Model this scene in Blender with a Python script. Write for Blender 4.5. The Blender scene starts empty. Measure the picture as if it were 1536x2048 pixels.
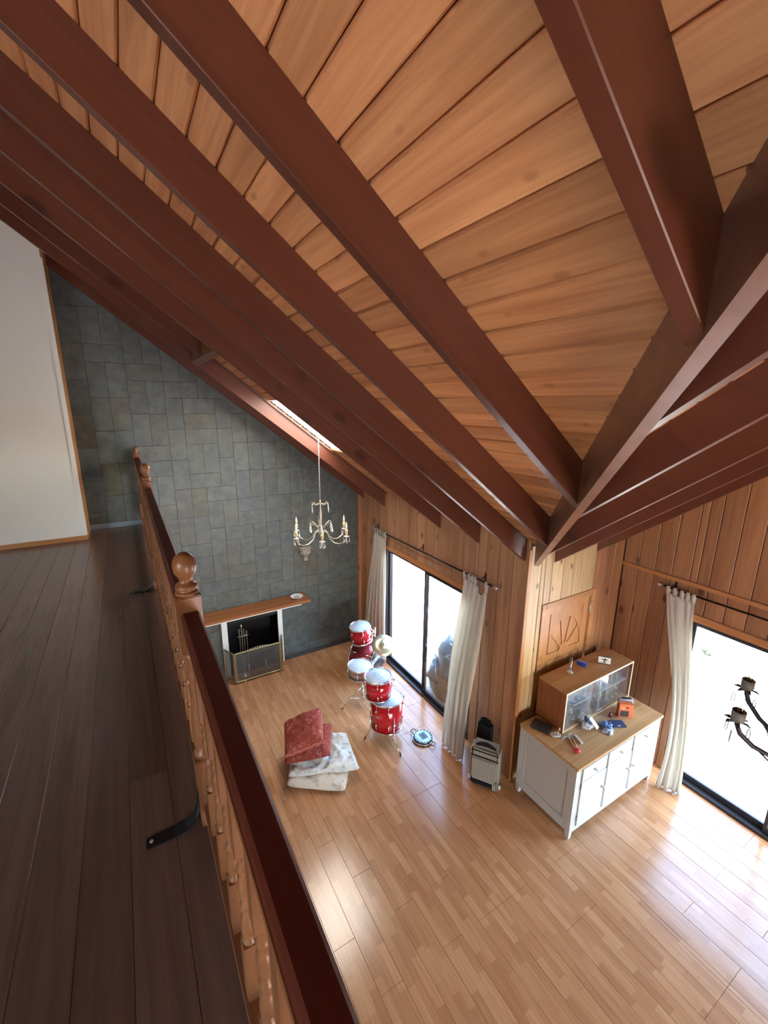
import bpy, bmesh, math, random
from mathutils import Vector, Matrix, noise
random.seed(7)
C = bpy.context.scene.collection
SC = bpy.context.scene
R = math.radians

# ------------------------------------------------------------------ camera
CAM_H = 4.30
YAW, PIT, ROL, FPX = 0.535942529, 0.24333, 0.0060783, 872.557
fwd = Vector((math.sin(YAW)*math.cos(PIT), math.cos(YAW)*math.cos(PIT), -math.sin(PIT)))
rt = Vector((math.cos(YAW), -math.sin(YAW), 0))
up = rt.cross(fwd)
rt2 = rt*math.cos(ROL) + up*math.sin(ROL)
up2 = -rt*math.sin(ROL) + up*math.cos(ROL)
cd = bpy.data.cameras.new('camera')
cam = bpy.data.objects.new('camera', cd)
C.objects.link(cam)
cd.sensor_fit = 'VERTICAL'
cd.sensor_height = 24.0
cd.lens = 24.0*FPX/2048.0
cd.clip_start = 0.01
m3 = Matrix((rt2, up2, -fwd)).transposed()
cam.matrix_world = Matrix.Translation((0, 0, CAM_H)) @ m3.to_4x4()
SC.camera = cam

# ------------------------------------------------------------------ sky, sun, exposure
w = bpy.data.worlds.new('sky')
SC.world = w
w.use_nodes = True
nt = w.node_tree
bg = nt.nodes['Background']
sky = nt.nodes.new('ShaderNodeTexSky')
sky.sky_type = 'NISHITA'
sky.sun_disc = False
sky.sun_elevation = R(58)
sky.sun_rotation = R(186)
sky.air_density = 1.0
sky.dust_density = 1.6
nt.links.new(sky.outputs[0], bg.inputs[0])
bg.inputs[1].default_value = 3.5
sd = bpy.data.lights.new('sun', 'SUN')
sd.energy = 42.0
sd.angle = R(0.53)
sd.color = (1.0, 0.95, 0.88)
sun = bpy.data.objects.new('sun', sd)
C.objects.link(sun)
sv = Vector((-0.06, -0.52, 0.85)).normalized()    # towards the sun: high, behind the camera
sun.rotation_euler = sv.to_track_quat('Z', 'Y').to_euler()
sun.location = sv*30
SKYLIGHT = 11.0
SC.view_settings.view_transform = 'Standard'
SC.view_settings.look = 'None'
SC.view_settings.gamma = 1.0
SC.view_settings.exposure = 0.78
SC.view_settings.use_curve_mapping = False
try:
    SC.cycles.max_bounces = 10
    SC.cycles.diffuse_bounces = 6
    SC.cycles.transparent_max_bounces = 16
    SC.cycles.transmission_bounces = 8
    SC.cycles.caustics_reflective = False
    SC.cycles.caustics_refractive = False
    SC.cycles.sample_clamp_indirect = 8.0
except Exception:
    pass

# ------------------------------------------------------------------ materials
def nmat(name):
    m = bpy.data.materials.new(name)
    m.use_nodes = True
    t = m.node_tree
    b = t.nodes['Principled BSDF']
    return m, t, b

def plain(name, col, rough=0.5, metal=0.0, spec=0.5, bump=0.0, bscale=60.0, vary=0.0):
    m, t, b = nmat(name)
    b.inputs['Base Color'].default_value = (*col, 1)
    b.inputs['Roughness'].default_value = rough
    b.inputs['Metallic'].default_value = metal
    b.inputs['Specular IOR Level'].default_value = spec
    tc = t.nodes.new('ShaderNodeTexCoord')
    if bump or vary:
        n = t.nodes.new('ShaderNodeTexNoise')
        n.inputs['Scale'].default_value = bscale
        n.inputs['Detail'].default_value = 4
        t.links.new(tc.outputs['Object'], n.inputs['Vector'])
        if bump:
            bp = t.nodes.new('ShaderNodeBump')
            bp.inputs['Strength'].default_value = bump
            bp.inputs['Distance'].default_value = 0.01
            t.links.new(n.outputs['Fac'], bp.inputs['Height'])
            t.links.new(bp.outputs[0], b.inputs['Normal'])
        if vary:
            mx = t.nodes.new('ShaderNodeMixRGB')
            mx.inputs[1].default_value = (*[c*(1-vary) for c in col], 1)
            mx.inputs[2].default_value = (*[min(1, c*(1+vary)) for c in col], 1)
            t.links.new(n.outputs['Fac'], mx.inputs[0])
            t.links.new(mx.outputs[0], b.inputs['Base Color'])
    return m

def wood(name, axis, dark, light, rough=0.45, knots=0.0, knotcol=(0.05, 0.018, 0.008), scale=1.0, spec=0.4,
         rot=None, vary=0.25, contrast=1.0, bump=0.08, kscale=1.0):
    """grain streaks along one axis of the object's own coordinates; each piece takes its own offset and tone"""
    m, t, b = nmat(name)
    N, L = t.nodes.new, t.links.new
    tc = N('ShaderNodeTexCoord')
    oi = N('ShaderNodeObjectInfo')
    src = tc.outputs['Object']
    if rot:
        r = N('ShaderNodeVectorRotate'); r.rotation_type = 'EULER_XYZ'
        r.inputs['Rotation'].default_value = rot
        L(src, r.inputs['Vector']); src = r.outputs[0]
    ofs = N('ShaderNodeCombineXYZ')
    ml = N('ShaderNodeMath'); ml.operation = 'MULTIPLY'; ml.inputs[1].default_value = 37.0
    L(oi.outputs['Random'], ml.inputs[0])
    for i in range(3):
        L(ml.outputs[0], ofs.inputs[i])
    ad = N('ShaderNodeVectorMath'); ad.operation = 'ADD'
    L(src, ad.inputs[0]); L(ofs.outputs[0], ad.inputs[1])
    mp = N('ShaderNodeMapping')
    s = [26.0*scale]*3
    s['xyz'.index(axis)] = 1.1*scale
    mp.inputs['Scale'].default_value = s
    L(ad.outputs[0], mp.inputs['Vector'])
    n1 = N('ShaderNodeTexNoise')
    n1.inputs['Scale'].default_value = 1.0
    n1.inputs['Detail'].default_value = 5
    n1.inputs['Roughness'].default_value = 0.6
    n1.inputs['Distortion'].default_value = 0.9
    L(mp.outputs[0], n1.inputs['Vector'])
    mp2 = N('ShaderNodeMapping')
    s2 = [7.0*scale]*3
    s2['xyz'.index(axis)] = 0.5*scale
    mp2.inputs['Scale'].default_value = s2
    L(ad.outputs[0], mp2.inputs['Vector'])
    n2 = N('ShaderNodeTexNoise')
    n2.inputs['Scale'].default_value = 1.0
    n2.inputs['Detail'].default_value = 3
    L(mp2.outputs[0], n2.inputs['Vector'])
    mx = N('ShaderNodeMath'); mx.operation = 'ADD'
    L(n1.outputs['Fac'], mx.inputs[0]); L(n2.outputs['Fac'], mx.inputs[1])
    rp = N('ShaderNodeMapRange')
    rp.inputs['From Min'].default_value = 1.0-0.32/contrast
    rp.inputs['From Max'].default_value = 1.0+0.32/contrast
    L(mx.outputs[0], rp.inputs['Value'])
    col = N('ShaderNodeMixRGB')
    col.inputs[1].default_value = (*dark, 1)
    col.inputs[2].default_value = (*light, 1)
    L(rp.outputs[0], col.inputs[0])
    hv = N('ShaderNodeHueSaturation')
    mr = N('ShaderNodeMapRange')
    mr.inputs['To Min'].default_value = 1.0-vary
    mr.inputs['To Max'].default_value = 1.0+vary
    L(oi.outputs['Random'], mr.inputs['Value'])
    L(mr.outputs[0], hv.inputs['Value'])
    L(col.outputs[0], hv.inputs['Color'])
    out = hv.outputs[0]
    if knots:
        mp3 = N('ShaderNodeMapping')
        s3 = [5.6*kscale]*3
        s3['xyz'.index(axis)] = 2.9*kscale
        mp3.inputs['Scale'].default_value = s3
        L(ad.outputs[0], mp3.inputs['Vector'])
        vo = N('ShaderNodeTexVoronoi')
        vo.inputs['Scale'].default_value = 1.0
        L(mp3.outputs[0], vo.inputs['Vector'])
        kr = N('ShaderNodeMapRange')
        kr.inputs['From Min'].default_value = 0.17
        kr.inputs['From Max'].default_value = 0.09
        kr.inputs['To Max'].default_value = knots
        L(vo.outputs['Distance'], kr.inputs['Value'])
        kx = N('ShaderNodeMixRGB')
        kx.inputs[2].default_value = (*knotcol, 1)
        L(kr.outputs[0], kx.inputs[0]); L(out, kx.inputs[1])
        out = kx.outputs[0]
    L(out, b.inputs['Base Color'])
    b.inputs['Roughness'].default_value = rough
    b.inputs['Specular IOR Level'].default_value = spec
    if bump:
        bp = N('ShaderNodeBump')
        bp.inputs['Strength'].default_value = bump
        bp.inputs['Distance'].default_value = 0.004
        L(n1.outputs['Fac'], bp.inputs['Height'])
        L(bp.outputs[0], b.inputs['Normal'])
    return m

def glassy(name, tint=(1, 1, 1), refl=0.08, rough=0.02, glint=0.0):
    """thin clear sheet: lets light straight through, mirrors a little at grazing angles"""
    m = bpy.data.materials.new(name); m.use_nodes = True
    t = m.node_tree
    for n in list(t.nodes):
        t.nodes.remove(n)
    N, L = t.nodes.new, t.links.new
    o = N('ShaderNodeOutputMaterial'); tr = N('ShaderNodeBsdfTransparent'); gl = N('ShaderNodeBsdfGlossy')
    lw = N('ShaderNodeLayerWeight'); mx = N('ShaderNodeMixShader'); mr = N('ShaderNodeMapRange')
    tr.inputs[0].default_value = (*tint, 1)
    gl.inputs['Roughness'].default_value = rough
    lw.inputs[0].default_value = 0.25
    mr.inputs['To Min'].default_value = refl*0.5
    mr.inputs['To Max'].default_value = min(1, refl*4)
    L(lw.outputs['Fresnel'], mr.inputs['Value'])
    L(mr.outputs[0], mx.inputs[0]); L(tr.outputs[0], mx.inputs[1]); L(gl.outputs[0], mx.inputs[2])
    out = mx.outputs[0]
    if glint:                                  # pale blue diffuse share paints in glints and bluish reflections
        df = N('ShaderNodeBsdfDiffuse'); df.inputs[0].default_value = (0.78, 0.86, 0.92, 1)
        m2 = N('ShaderNodeMixShader'); m2.inputs[0].default_value = glint
        L(out, m2.inputs[1]); L(df.outputs[0], m2.inputs[2]); out = m2.outputs[0]
    L(out, o.inputs[0])
    return m

def cloth(name, col, trans=0.35, pattern=None, pscale=14.0, bump=0.15, bscale=30):
    m, t, b = nmat(name)
    N, L = t.nodes.new, t.links.new
    b.inputs['Base Color'].default_value = (*col, 1)
    b.inputs['Roughness'].default_value = 0.9
    b.inputs['Specular IOR Level'].default_value = 0.15
    tc = N('ShaderNodeTexCoord')
    n = N('ShaderNodeTexNoise'); n.inputs['Scale'].default_value = bscale; n.inputs['Detail'].default_value = 4
    L(tc.outputs['Object'], n.inputs['Vector'])
    bp = N('ShaderNodeBump'); bp.inputs['Strength'].default_value = bump; bp.inputs['Distance'].default_value = 0.02
    L(n.outputs['Fac'], bp.inputs['Height']); L(bp.outputs[0], b.inputs['Normal'])
    if pattern:
        v = N('ShaderNodeTexNoise'); v.inputs['Scale'].default_value = pscale; v.inputs['Detail'].default_value = 2
        v.inputs['Distortion'].default_value = 1.5
        L(tc.outputs['Object'], v.inputs['Vector'])
        kr = N('ShaderNodeMapRange'); kr.inputs['From Min'].default_value = 0.56; kr.inputs['From Max'].default_value = 0.64
        L(v.outputs['Fac'], kr.inputs['Value'])
        mx = N('ShaderNodeMixRGB'); mx.inputs[1].default_value = (*col, 1); mx.inputs[2].default_value = (*pattern, 1)
        L(kr.outputs[0], mx.inputs[0]); L(mx.outputs[0], b.inputs['Base Color'])
    if trans:
        o = t.nodes['Material Output']
        tl = N('ShaderNodeBsdfTranslucent'); tl.inputs[0].default_value = (*col, 1)
        ms = N('ShaderNodeMixShader'); ms.inputs[0].default_value = trans
        L(b.outputs[0], ms.inputs[1]); L(tl.outputs[0], ms.inputs[2]); L(ms.outputs[0], o.inputs[0])
    return m

SL = 0.77                      # roof slope
ANG = math.atan(SL)
M = {}
M['plank_main'] = wood('pine_ceiling', 'y', (0.38, 0.160, 0.070), (0.70, 0.37, 0.175), 0.42, knots=0.45, knotcol=(0.22, 0.09, 0.035), vary=0.16, kscale=1.5, contrast=1.0)
M['plank_ext'] = wood('pine_ceiling_cross', 'x', (0.38, 0.160, 0.070), (0.70, 0.37, 0.175), 0.42, knots=0.45, knotcol=(0.22, 0.09, 0.035), vary=0.16, kscale=1.5, contrast=1.0)
M['rafter'] = wood('red_stained_beam', 'x', (0.066, 0.0178, 0.0102), (0.128, 0.040, 0.021), 0.36, knots=0.8, knotcol=(0.04, 0.012, 0.006), rot=(0, -ANG, 0), vary=0.10, scale=0.7, kscale=0.5, contrast=0.7)
M['rafter_ext'] = wood('red_stained_beam_cross', 'y', (0.075, 0.020, 0.012), (0.13, 0.036, 0.020), 0.30, spec=0.9, knots=0.8, knotcol=(0.04, 0.012, 0.006), rot=(-ANG, 0, 0), vary=0.10, scale=0.7, kscale=0.5, contrast=0.7)
M['valley'] = wood('brown_stained_beam', 'x', (0.14, 0.058, 0.038), (0.25, 0.125, 0.085), 0.28, spec=0.9, knots=0.6, rot=(0, 0, 0), vary=0.05, scale=0.6, kscale=0.5)
M['board_z'] = wood('pine_wall', 'z', (0.28, 0.130, 0.064), (0.49, 0.265, 0.145), 0.40, knots=0.85, knotcol=(0.10, 0.03, 0.012), vary=0.12, kscale=0.9)
M['board_pale_lit'] = wood('lit_pale_pine_wall', 'z', (0.40, 0.255, 0.115), (0.66, 0.49, 0.275), 0.42, knots=0.85, knotcol=(0.12, 0.06, 0.025), vary=0.10, kscale=1.3)
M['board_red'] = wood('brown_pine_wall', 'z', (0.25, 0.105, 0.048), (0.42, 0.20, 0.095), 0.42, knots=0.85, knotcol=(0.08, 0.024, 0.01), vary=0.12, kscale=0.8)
M['trim_y'] = wood('pine_trim_y', 'y', (0.33, 0.12, 0.04), (0.52, 0.24, 0.09), 0.4, vary=0.05)
M['trim_x'] = wood('pine_trim_x', 'x', (0.36, 0.15, 0.05), (0.58, 0.30, 0.12), 0.4, vary=0.05)
M['trim_z'] = wood('pine_trim_z', 'z', (0.36, 0.15, 0.05), (0.56, 0.28, 0.11), 0.4, vary=0.05)
M['loft_floor'] = wood('dark_floorboard', 'y', (0.070, 0.036, 0.026), (0.140, 0.082, 0.062), 0.26, vary=0.16, spec=0.8, contrast=0.8)
M['rail_dark'] = wood('dark_red_handrail', 'y', (0.060, 0.010, 0.005), (0.085, 0.016, 0.008), 0.55, vary=0.0, spec=0.18, bump=0.02)
M['rail_brown'] = wood('turned_brown_wood', 'z', (0.14, 0.052, 0.021), (0.25, 0.105, 0.043), 0.34, vary=0.10)
M['rail_base'] = wood('brown_rail_wood', 'y', (0.14, 0.05, 0.021), (0.25, 0.10, 0.04), 0.36, vary=0.05)
M['white_wall'] = plain('white_plaster', (0.78, 0.79, 0.77), 0.75, bump=0.03, bscale=18)
M['white_paint'] = plain('white_gloss_paint', (0.80, 0.81, 0.79), 0.35)
M['cream_paint'] = plain('cream_cabinet_paint', (0.45, 0.455, 0.44), 0.38, bump=0.02, bscale=20)
M['black_metal'] = plain('black_metal', (0.018, 0.018, 0.022), 0.35, 0.6)
M['black_paint'] = plain('soot_black', (0.012, 0.012, 0.013), 0.85, bump=0.2, bscale=30)
M['frame_dark'] = plain('dark_aluminium', (0.040, 0.042, 0.050), 0.35, 0.5)
M['chrome'] = plain('chrome', (0.75, 0.76, 0.78), 0.15, 1.0)
M['steel'] = plain('brushed_steel', (0.55, 0.55, 0.55), 0.3, 0.9)
M['brass'] = plain('aged_brass', (0.42, 0.34, 0.17), 0.38, 0.85, bump=0.3, bscale=160)
M['brass_pale'] = plain('pale_gilt_brass', (0.58, 0.54, 0.42), 0.3, 0.85)
M['iron'] = plain('dark_wrought_iron', (0.035, 0.03, 0.045), 0.5, 0.5, bump=0.2, bscale=120)
M['red_shell'] = plain('red_drum_wrap', (0.52, 0.012, 0.022), 0.16, 0.15, spec=0.8, vary=0.12, bscale=7)
M['drumhead'] = plain('white_drumhead', (0.50, 0.58, 0.65), 0.35)
M['rubber'] = plain('black_rubber', (0.02, 0.02, 0.02), 0.7)
M['cymbal'] = plain('pale_bronze_cymbal', (0.72, 0.70, 0.50), 0.32, 0.8)
M['glass_pane'] = glassy('window_glass', (0.96, 0.98, 0.97), 0.07)
M['glass_ware'] = glassy('clear_glassware', (0.97, 0.98, 0.98), 0.30, 0.05, 0.09)
M['cab_glass'] = glassy('cabinet_door_glass', (0.96, 0.97, 0.97), 0.10, 0.03, 0.02)
M['crystal'] = glassy('crystal_drop', (0.80, 0.82, 0.82), 0.35, 0.08)
M['bulb'] = glassy('clear_bulb_glass', (0.85, 0.85, 0.78), 0.2, 0.05)
M['candle'] = plain('cream_candle_sleeve', (0.62, 0.50, 0.30), 0.5)
M['curtain'] = cloth('cream_curtain_cloth', (0.72, 0.69, 0.62), 0.38, bump=0.1, bscale=50)
M['quilt_red'] = cloth('rust_quilt', (0.25, 0.052, 0.040), 0.0, pattern=(0.40, 0.15, 0.12), pscale=22, bump=0.3, bscale=14)
M['quilt_hem'] = cloth('pale_rust_hem', (0.36, 0.11, 0.085), 0.0, bump=0.2)
M['quilt_light'] = cloth('pale_floral_quilt', (0.62, 0.65, 0.62), 0.0, pattern=(0.42, 0.46, 0.45), pscale=11, bump=0.45, bscale=9)
M['quilt_beige'] = cloth('beige_floral_quilt', (0.60, 0.56, 0.47), 0.0, pattern=(0.42, 0.40, 0.34), pscale=11, bump=0.4, bscale=9)
M['dark_bag'] = cloth('black_nylon', (0.012, 0.012, 0.015), 0.0)
M['grey_bag'] = cloth('grey_nylon', (0.10, 0.10, 0.11), 0.0)
M['case_trim'] = plain('beige_grey_plastic', (0.34, 0.31, 0.27), 0.5)
M['blue_plastic'] = plain('blue_plastic_bag', (0.10, 0.22, 0.48), 0.25, spec=0.7, bump=0.5, bscale=40, vary=0.4)
M['pale_blue'] = plain('pale_blue_plastic', (0.42, 0.55, 0.72), 0.25, spec=0.7, bump=0.4, bscale=40)
M['clear_bag'] = plain('cloudy_plastic_bag', (0.62, 0.68, 0.74), 0.22, spec=0.7, bump=0.5, bscale=45, vary=0.25)
M['navy'] = plain('navy_cloth', (0.022, 0.045, 0.11), 0.7, bump=0.2)
M['orange'] = plain('orange_card', (0.62, 0.16, 0.06), 0.5)
M['dark_print'] = plain('dark_print', (0.03, 0.03, 0.035), 0.5)
M['blue_box'] = plain('blue_card', (0.02, 0.07, 0.42), 0.4)
M['paper'] = plain('white_paper', (0.80, 0.80, 0.78), 0.6)
M['red_plastic'] = plain('red_plastic', (0.55, 0.03, 0.05), 0.3)
M['copper'] = plain('coppery_handle', (0.45, 0.20, 0.10), 0.4)
M['white_plastic'] = plain('white_plastic', (0.75, 0.75, 0.70), 0.4)
M['china'] = plain('white_china', (0.78, 0.80, 0.82), 0.2)
M['stone_grey'] = plain('carved_grey_stone', (0.36, 0.36, 0.34), 0.7, bump=0.3, bscale=50, vary=0.2)
M['tarp'] = plain('blue_tarpaulin', (0.085, 0.15, 0.21), 0.35, spec=0.6, bump=0.4, bscale=12, vary=0.35)
M['sack'] = plain('brown_sacking', (0.13, 0.085, 0.06), 0.8, bump=0.3, bscale=25, vary=0.25)
M['grey_base'] = plain('dark_grey_skirting', (0.045, 0.050, 0.056), 0.35)
M['pan_steel'] = plain('blued_pan_steel', (0.20, 0.24, 0.28), 0.28, 0.7, bump=0.2, bscale=50)
M['deck'] = plain('roof_decking', (0.10, 0.05, 0.025), 0.8)
M['dark_gap'] = plain('dark_backing', (0.05, 0.02, 0.01), 0.9)
M['leafgreen'] = plain('dry_grey_green_leaf', (0.20, 0.22, 0.13), 0.7)

def stone_mat():
    m, t, b = nmat('slate_tile')
    N, L = t.nodes.new, t.links.new
    tc = N('ShaderNodeTexCoord'); oi = N('ShaderNodeObjectInfo')
    rp = N('ShaderNodeValToRGB')
    e = rp.color_ramp.elements
    e[0].position = 0.0; e[0].color = (0.064, 0.079, 0.082, 1)
    e[1].position = 1.0; e[1].color = (0.087, 0.105, 0.106, 1)
    for p, c in ((0.16, (0.078, 0.096, 0.097, 1)), (0.32, (0.072, 0.092, 0.102, 1)), (0.5, (0.083, 0.101, 0.100, 1)),
                 (0.66, (0.080, 0.092, 0.088, 1)), (0.80, (0.076, 0.089, 0.087, 1)), (0.88, (0.078, 0.079, 0.060, 1)), (0.91, (0.076, 0.096, 0.099, 1))):
        x = e.new(p); x.color = c
    L(oi.outputs['Random'], rp.inputs[0])
    of = N('ShaderNodeVectorMath'); of.operation = 'ADD'
    cb = N('ShaderNodeCombineXYZ'); mu = N('ShaderNodeMath'); mu.operation = 'MULTIPLY'; mu.inputs[1].default_value = 23
    L(oi.outputs['Random'], mu.inputs[0]); L(mu.outputs[0], cb.inputs[1])
    L(tc.outputs['Object'], of.inputs[0]); L(cb.outputs[0], of.inputs[1])
    n1 = N('ShaderNodeTexNoise'); n1.inputs['Scale'].default_value = 9; n1.inputs['Detail'].default_value = 7; n1.inputs['Roughness'].default_value = 0.65
    L(of.outputs[0], n1.inputs['Vector'])
    mr = N('ShaderNodeMapRange'); mr.inputs['From Min'].default_value = 0.3; mr.inputs['From Max'].default_value = 0.7
    mr.inputs['To Min'].default_value = 0.6; mr.inputs['To Max'].default_value = 1.45
    L(n1.outputs['Fac'], mr.inputs['Value'])
    hs = N('ShaderNodeHueSaturation'); L(rp.outputs[0], hs.inputs['Color']); L(mr.outputs[0], hs.inputs['Value'])
    n2 = N('ShaderNodeTexNoise'); n2.inputs['Scale'].default_value = 3.2; n2.inputs['Detail'].default_value = 8; n2.inputs['Roughness'].default_value = 0.75
    L(of.outputs[0], n2.inputs['Vector'])
    k = N('ShaderNodeMapRange'); k.inputs['From Min'].default_value = 0.58; k.inputs['From Max'].default_value = 0.70; k.inputs['To Max'].default_value = 0.6
    L(n2.outputs['Fac'], k.inputs['Value'])
    mx = N('ShaderNodeMixRGB'); mx.inputs[2].default_value = (0.117, 0.103, 0.055, 1)
    L(k.outputs[0], mx.inputs[0]); L(hs.outputs[0], mx.inputs[1]); L(mx.outputs[0], b.inputs['Base Color'])
    b.inputs['Roughness'].default_value = 0.42
    b.inputs['Specular IOR Level'].default_value = 0.55
    bp = N('ShaderNodeBump'); bp.inputs['Strength'].default_value = 0.5; bp.inputs['Distance'].default_value = 0.008
    L(n1.outputs['Fac'], bp.inputs['Height']); L(bp.outputs[0], b.inputs['Normal'])
    return m
M['stone'] = stone_mat()

def laminate_mat():
    m, t, b = nmat('three_strip_laminate')
    N, L = t.nodes.new, t.links.new
    tc = N('ShaderNodeTexCoord')
    sp = N('ShaderNodeSeparateXYZ'); L(tc.outputs['Object'], sp.inputs[0])
    cb = N('ShaderNodeCombineXYZ'); L(sp.outputs['Y'], cb.inputs['X']); L(sp.outputs['X'], cb.inputs['Y'])
    br = N('ShaderNodeTexBrick')
    br.offset = 0.37; br.offset_frequency = 2; br.squash = 0.8; br.squash_frequency = 3
    br.inputs['Color1'].default_value = (0, 0, 0, 1); br.inputs['Color2'].default_value = (1, 1, 1, 1)
    br.inputs['Mortar'].default_value = (0.25, 0.25, 0.25, 1)
    br.inputs['Scale'].default_value = 1.0; br.inputs['Mortar Size'].default_value = 0.0012
    br.inputs['Brick Width'].default_value = 0.34; br.inputs['Row Height'].default_value = 0.065
    L(cb.outputs[0], br.inputs['Vector'])
    mp = N('ShaderNodeMapping'); mp.inputs['Scale'].default_value = (55, 2.2, 55)
    L(tc.outputs['Object'], mp.inputs['Vector'])
    n = N('ShaderNodeTexNoise'); n.inputs['Scale'].default_value = 1; n.inputs['Detail'].default_value = 5; n.inputs['Distortion'].default_value = 0.8
    L(mp.outputs[0], n.inputs['Vector'])
    a = N('ShaderNodeMath'); a.operation = 'MULTIPLY_ADD'; a.inputs[1].default_value = 0.42
    L(br.outputs['Color'], a.inputs[0])
    s = N('ShaderNodeMath'); s.operation = 'MULTIPLY_ADD'; s.inputs[1].default_value = 0.9; s.inputs[2].default_value = -0.16
    L(n.outputs['Fac'], s.inputs[0]); L(s.outputs[0], a.inputs[2])
    rp = N('ShaderNodeValToRGB')
    e = rp.color_ramp.elements
    e[0].position = 0.0; e[0].color = (0.30, 0.128, 0.054, 1)
    e[1].position = 1.0; e[1].color = (0.58, 0.335, 0.165, 1)
    x = e.new(0.5); x.color = (0.445, 0.222, 0.100, 1)
    L(a.outputs[0], rp.inputs[0]); L(rp.outputs[0], b.inputs['Base Color'])
    b.inputs['Roughness'].default_value = 0.20
    b.inputs['Specular IOR Level'].default_value = 0.6
    return m
M['laminate'] = laminate_mat()

def ground_mat():
    m, t, b = nmat('dry_sandy_ground')
    N, L = t.nodes.new, t.links.new
    tc = N('ShaderNodeTexCoord')
    n = N('ShaderNodeTexNoise'); n.inputs['Scale'].default_value = 5.5; n.inputs['Detail'].default_value = 8; n.inputs['Roughness'].default_value = 0.72
    L(tc.outputs['Object'], n.inputs['Vector'])
    rp = N('ShaderNodeValToRGB'); e = rp.color_ramp.elements
    e[0].position = 0.36; e[0].color = (0.26, 0.25, 0.23, 1); e[1].position = 0.56; e[1].color = (0.56, 0.53, 0.47, 1)
    L(n.outputs['Fac'], rp.inputs[0]); L(rp.outputs[0], b.inputs['Base Color'])
    b.inputs['Roughness'].default_value = 0.95
    return m
M['ground'] = ground_mat()

def skylight_mat():
    m, t, b = nmat('daylit_translucent_sheet')
    b.inputs['Base Color'].default_value = (0.85, 0.82, 0.72, 1)
    b.inputs['Roughness'].default_value = 0.5
    b.inputs['Emission Color'].default_value = (1.0, 0.94, 0.84, 1)
    b.inputs['Emission Strength'].default_value = SKYLIGHT
    return m
M['skylight'] = skylight_mat()

def stripe_mat():
    m, t, b = nmat('grey_pinstripe_cloth')
    N, L = t.nodes.new, t.links.new
    tc = N('ShaderNodeTexCoord')
    wv = N('ShaderNodeTexWave'); wv.bands_direction = 'X'; wv.inputs['Scale'].default_value = 30.0
    L(tc.outputs['Object'], wv.inputs['Vector'])
    mx = N('ShaderNodeMixRGB'); mx.inputs[1].default_value = (0.09, 0.08, 0.065, 1); mx.inputs[2].default_value = (0.40, 0.36, 0.30, 1)
    L(wv.outputs['Fac'], mx.inputs[0]); L(mx.outputs[0], b.inputs['Base Color'])
    b.inputs['Roughness'].default_value = 0.85
    return m
M['stripe'] = stripe_mat()

def mesh_mat():
    """fine fire-screen gauze: half see-through"""
    m, t, b = nmat('fire_screen_gauze')
    N, L = t.nodes.new, t.links.new
    b.inputs['Base Color'].default_value = (0.13, 0.13, 0.12, 1)
    b.inputs['Metallic'].default_value = 0.3; b.inputs['Roughness'].default_value = 0.5
    tr = N('ShaderNodeBsdfTransparent'); ms = N('ShaderNodeMixShader'); ms.inputs[0].default_value = 0.55
    L(b.outputs[0], ms.inputs[1]); L(tr.outputs[0], ms.inputs[2]); L(ms.outputs[0], t.nodes['Material Output'].inputs[0])
    return m
M['gauze'] = mesh_mat()

def worn_head_mat():
    m, t, b = nmat('printed_drumhead')
    N, L = t.nodes.new, t.links.new
    tc = N('ShaderNodeTexCoord')
    n = N('ShaderNodeTexNoise'); n.inputs['Scale'].default_value = 30; n.inputs['Detail'].default_value = 2; n.inputs['Distortion'].default_value = 2
    L(tc.outputs['Object'], n.inputs['Vector'])
    k = N('ShaderNodeMapRange'); k.inputs['From Min'].default_value = 0.52; k.inputs['From Max'].default_value = 0.58
    L(n.outputs['Fac'], k.inputs['Value'])
    g = N('ShaderNodeVectorMath'); g.operation = 'LENGTH'
    sx = N('ShaderNodeVectorMath'); sx.operation = 'MULTIPLY'; sx.inputs[1].default_value = (1, 1, 0)
    L(tc.outputs['Object'], sx.inputs[0]); L(sx.outputs[0], g.inputs[0])
    r = N('ShaderNodeMapRange'); r.inputs['From Min'].default_value = 0.10; r.inputs['From Max'].default_value = 0.085
    L(g.outputs['Value'], r.inputs['Value'])
    mu = N('ShaderNodeMath'); mu.operation = 'MULTIPLY'; L(k.outputs[0], mu.inputs[0]); L(r.outputs[0], mu.inputs[1])
    mx = N('ShaderNodeMixRGB'); mx.inputs[1].default_value = (0.46, 0.53, 0.62, 1); mx.inputs[2].default_value = (0.24, 0.28, 0.38, 1)
    L(mu.outputs[0], mx.inputs[0]); L(mx.outputs[0], b.inputs['Base Color'])
    b.inputs['Roughness'].default_value = 0.35
    return m
M['head_print'] = worn_head_mat()

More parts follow.
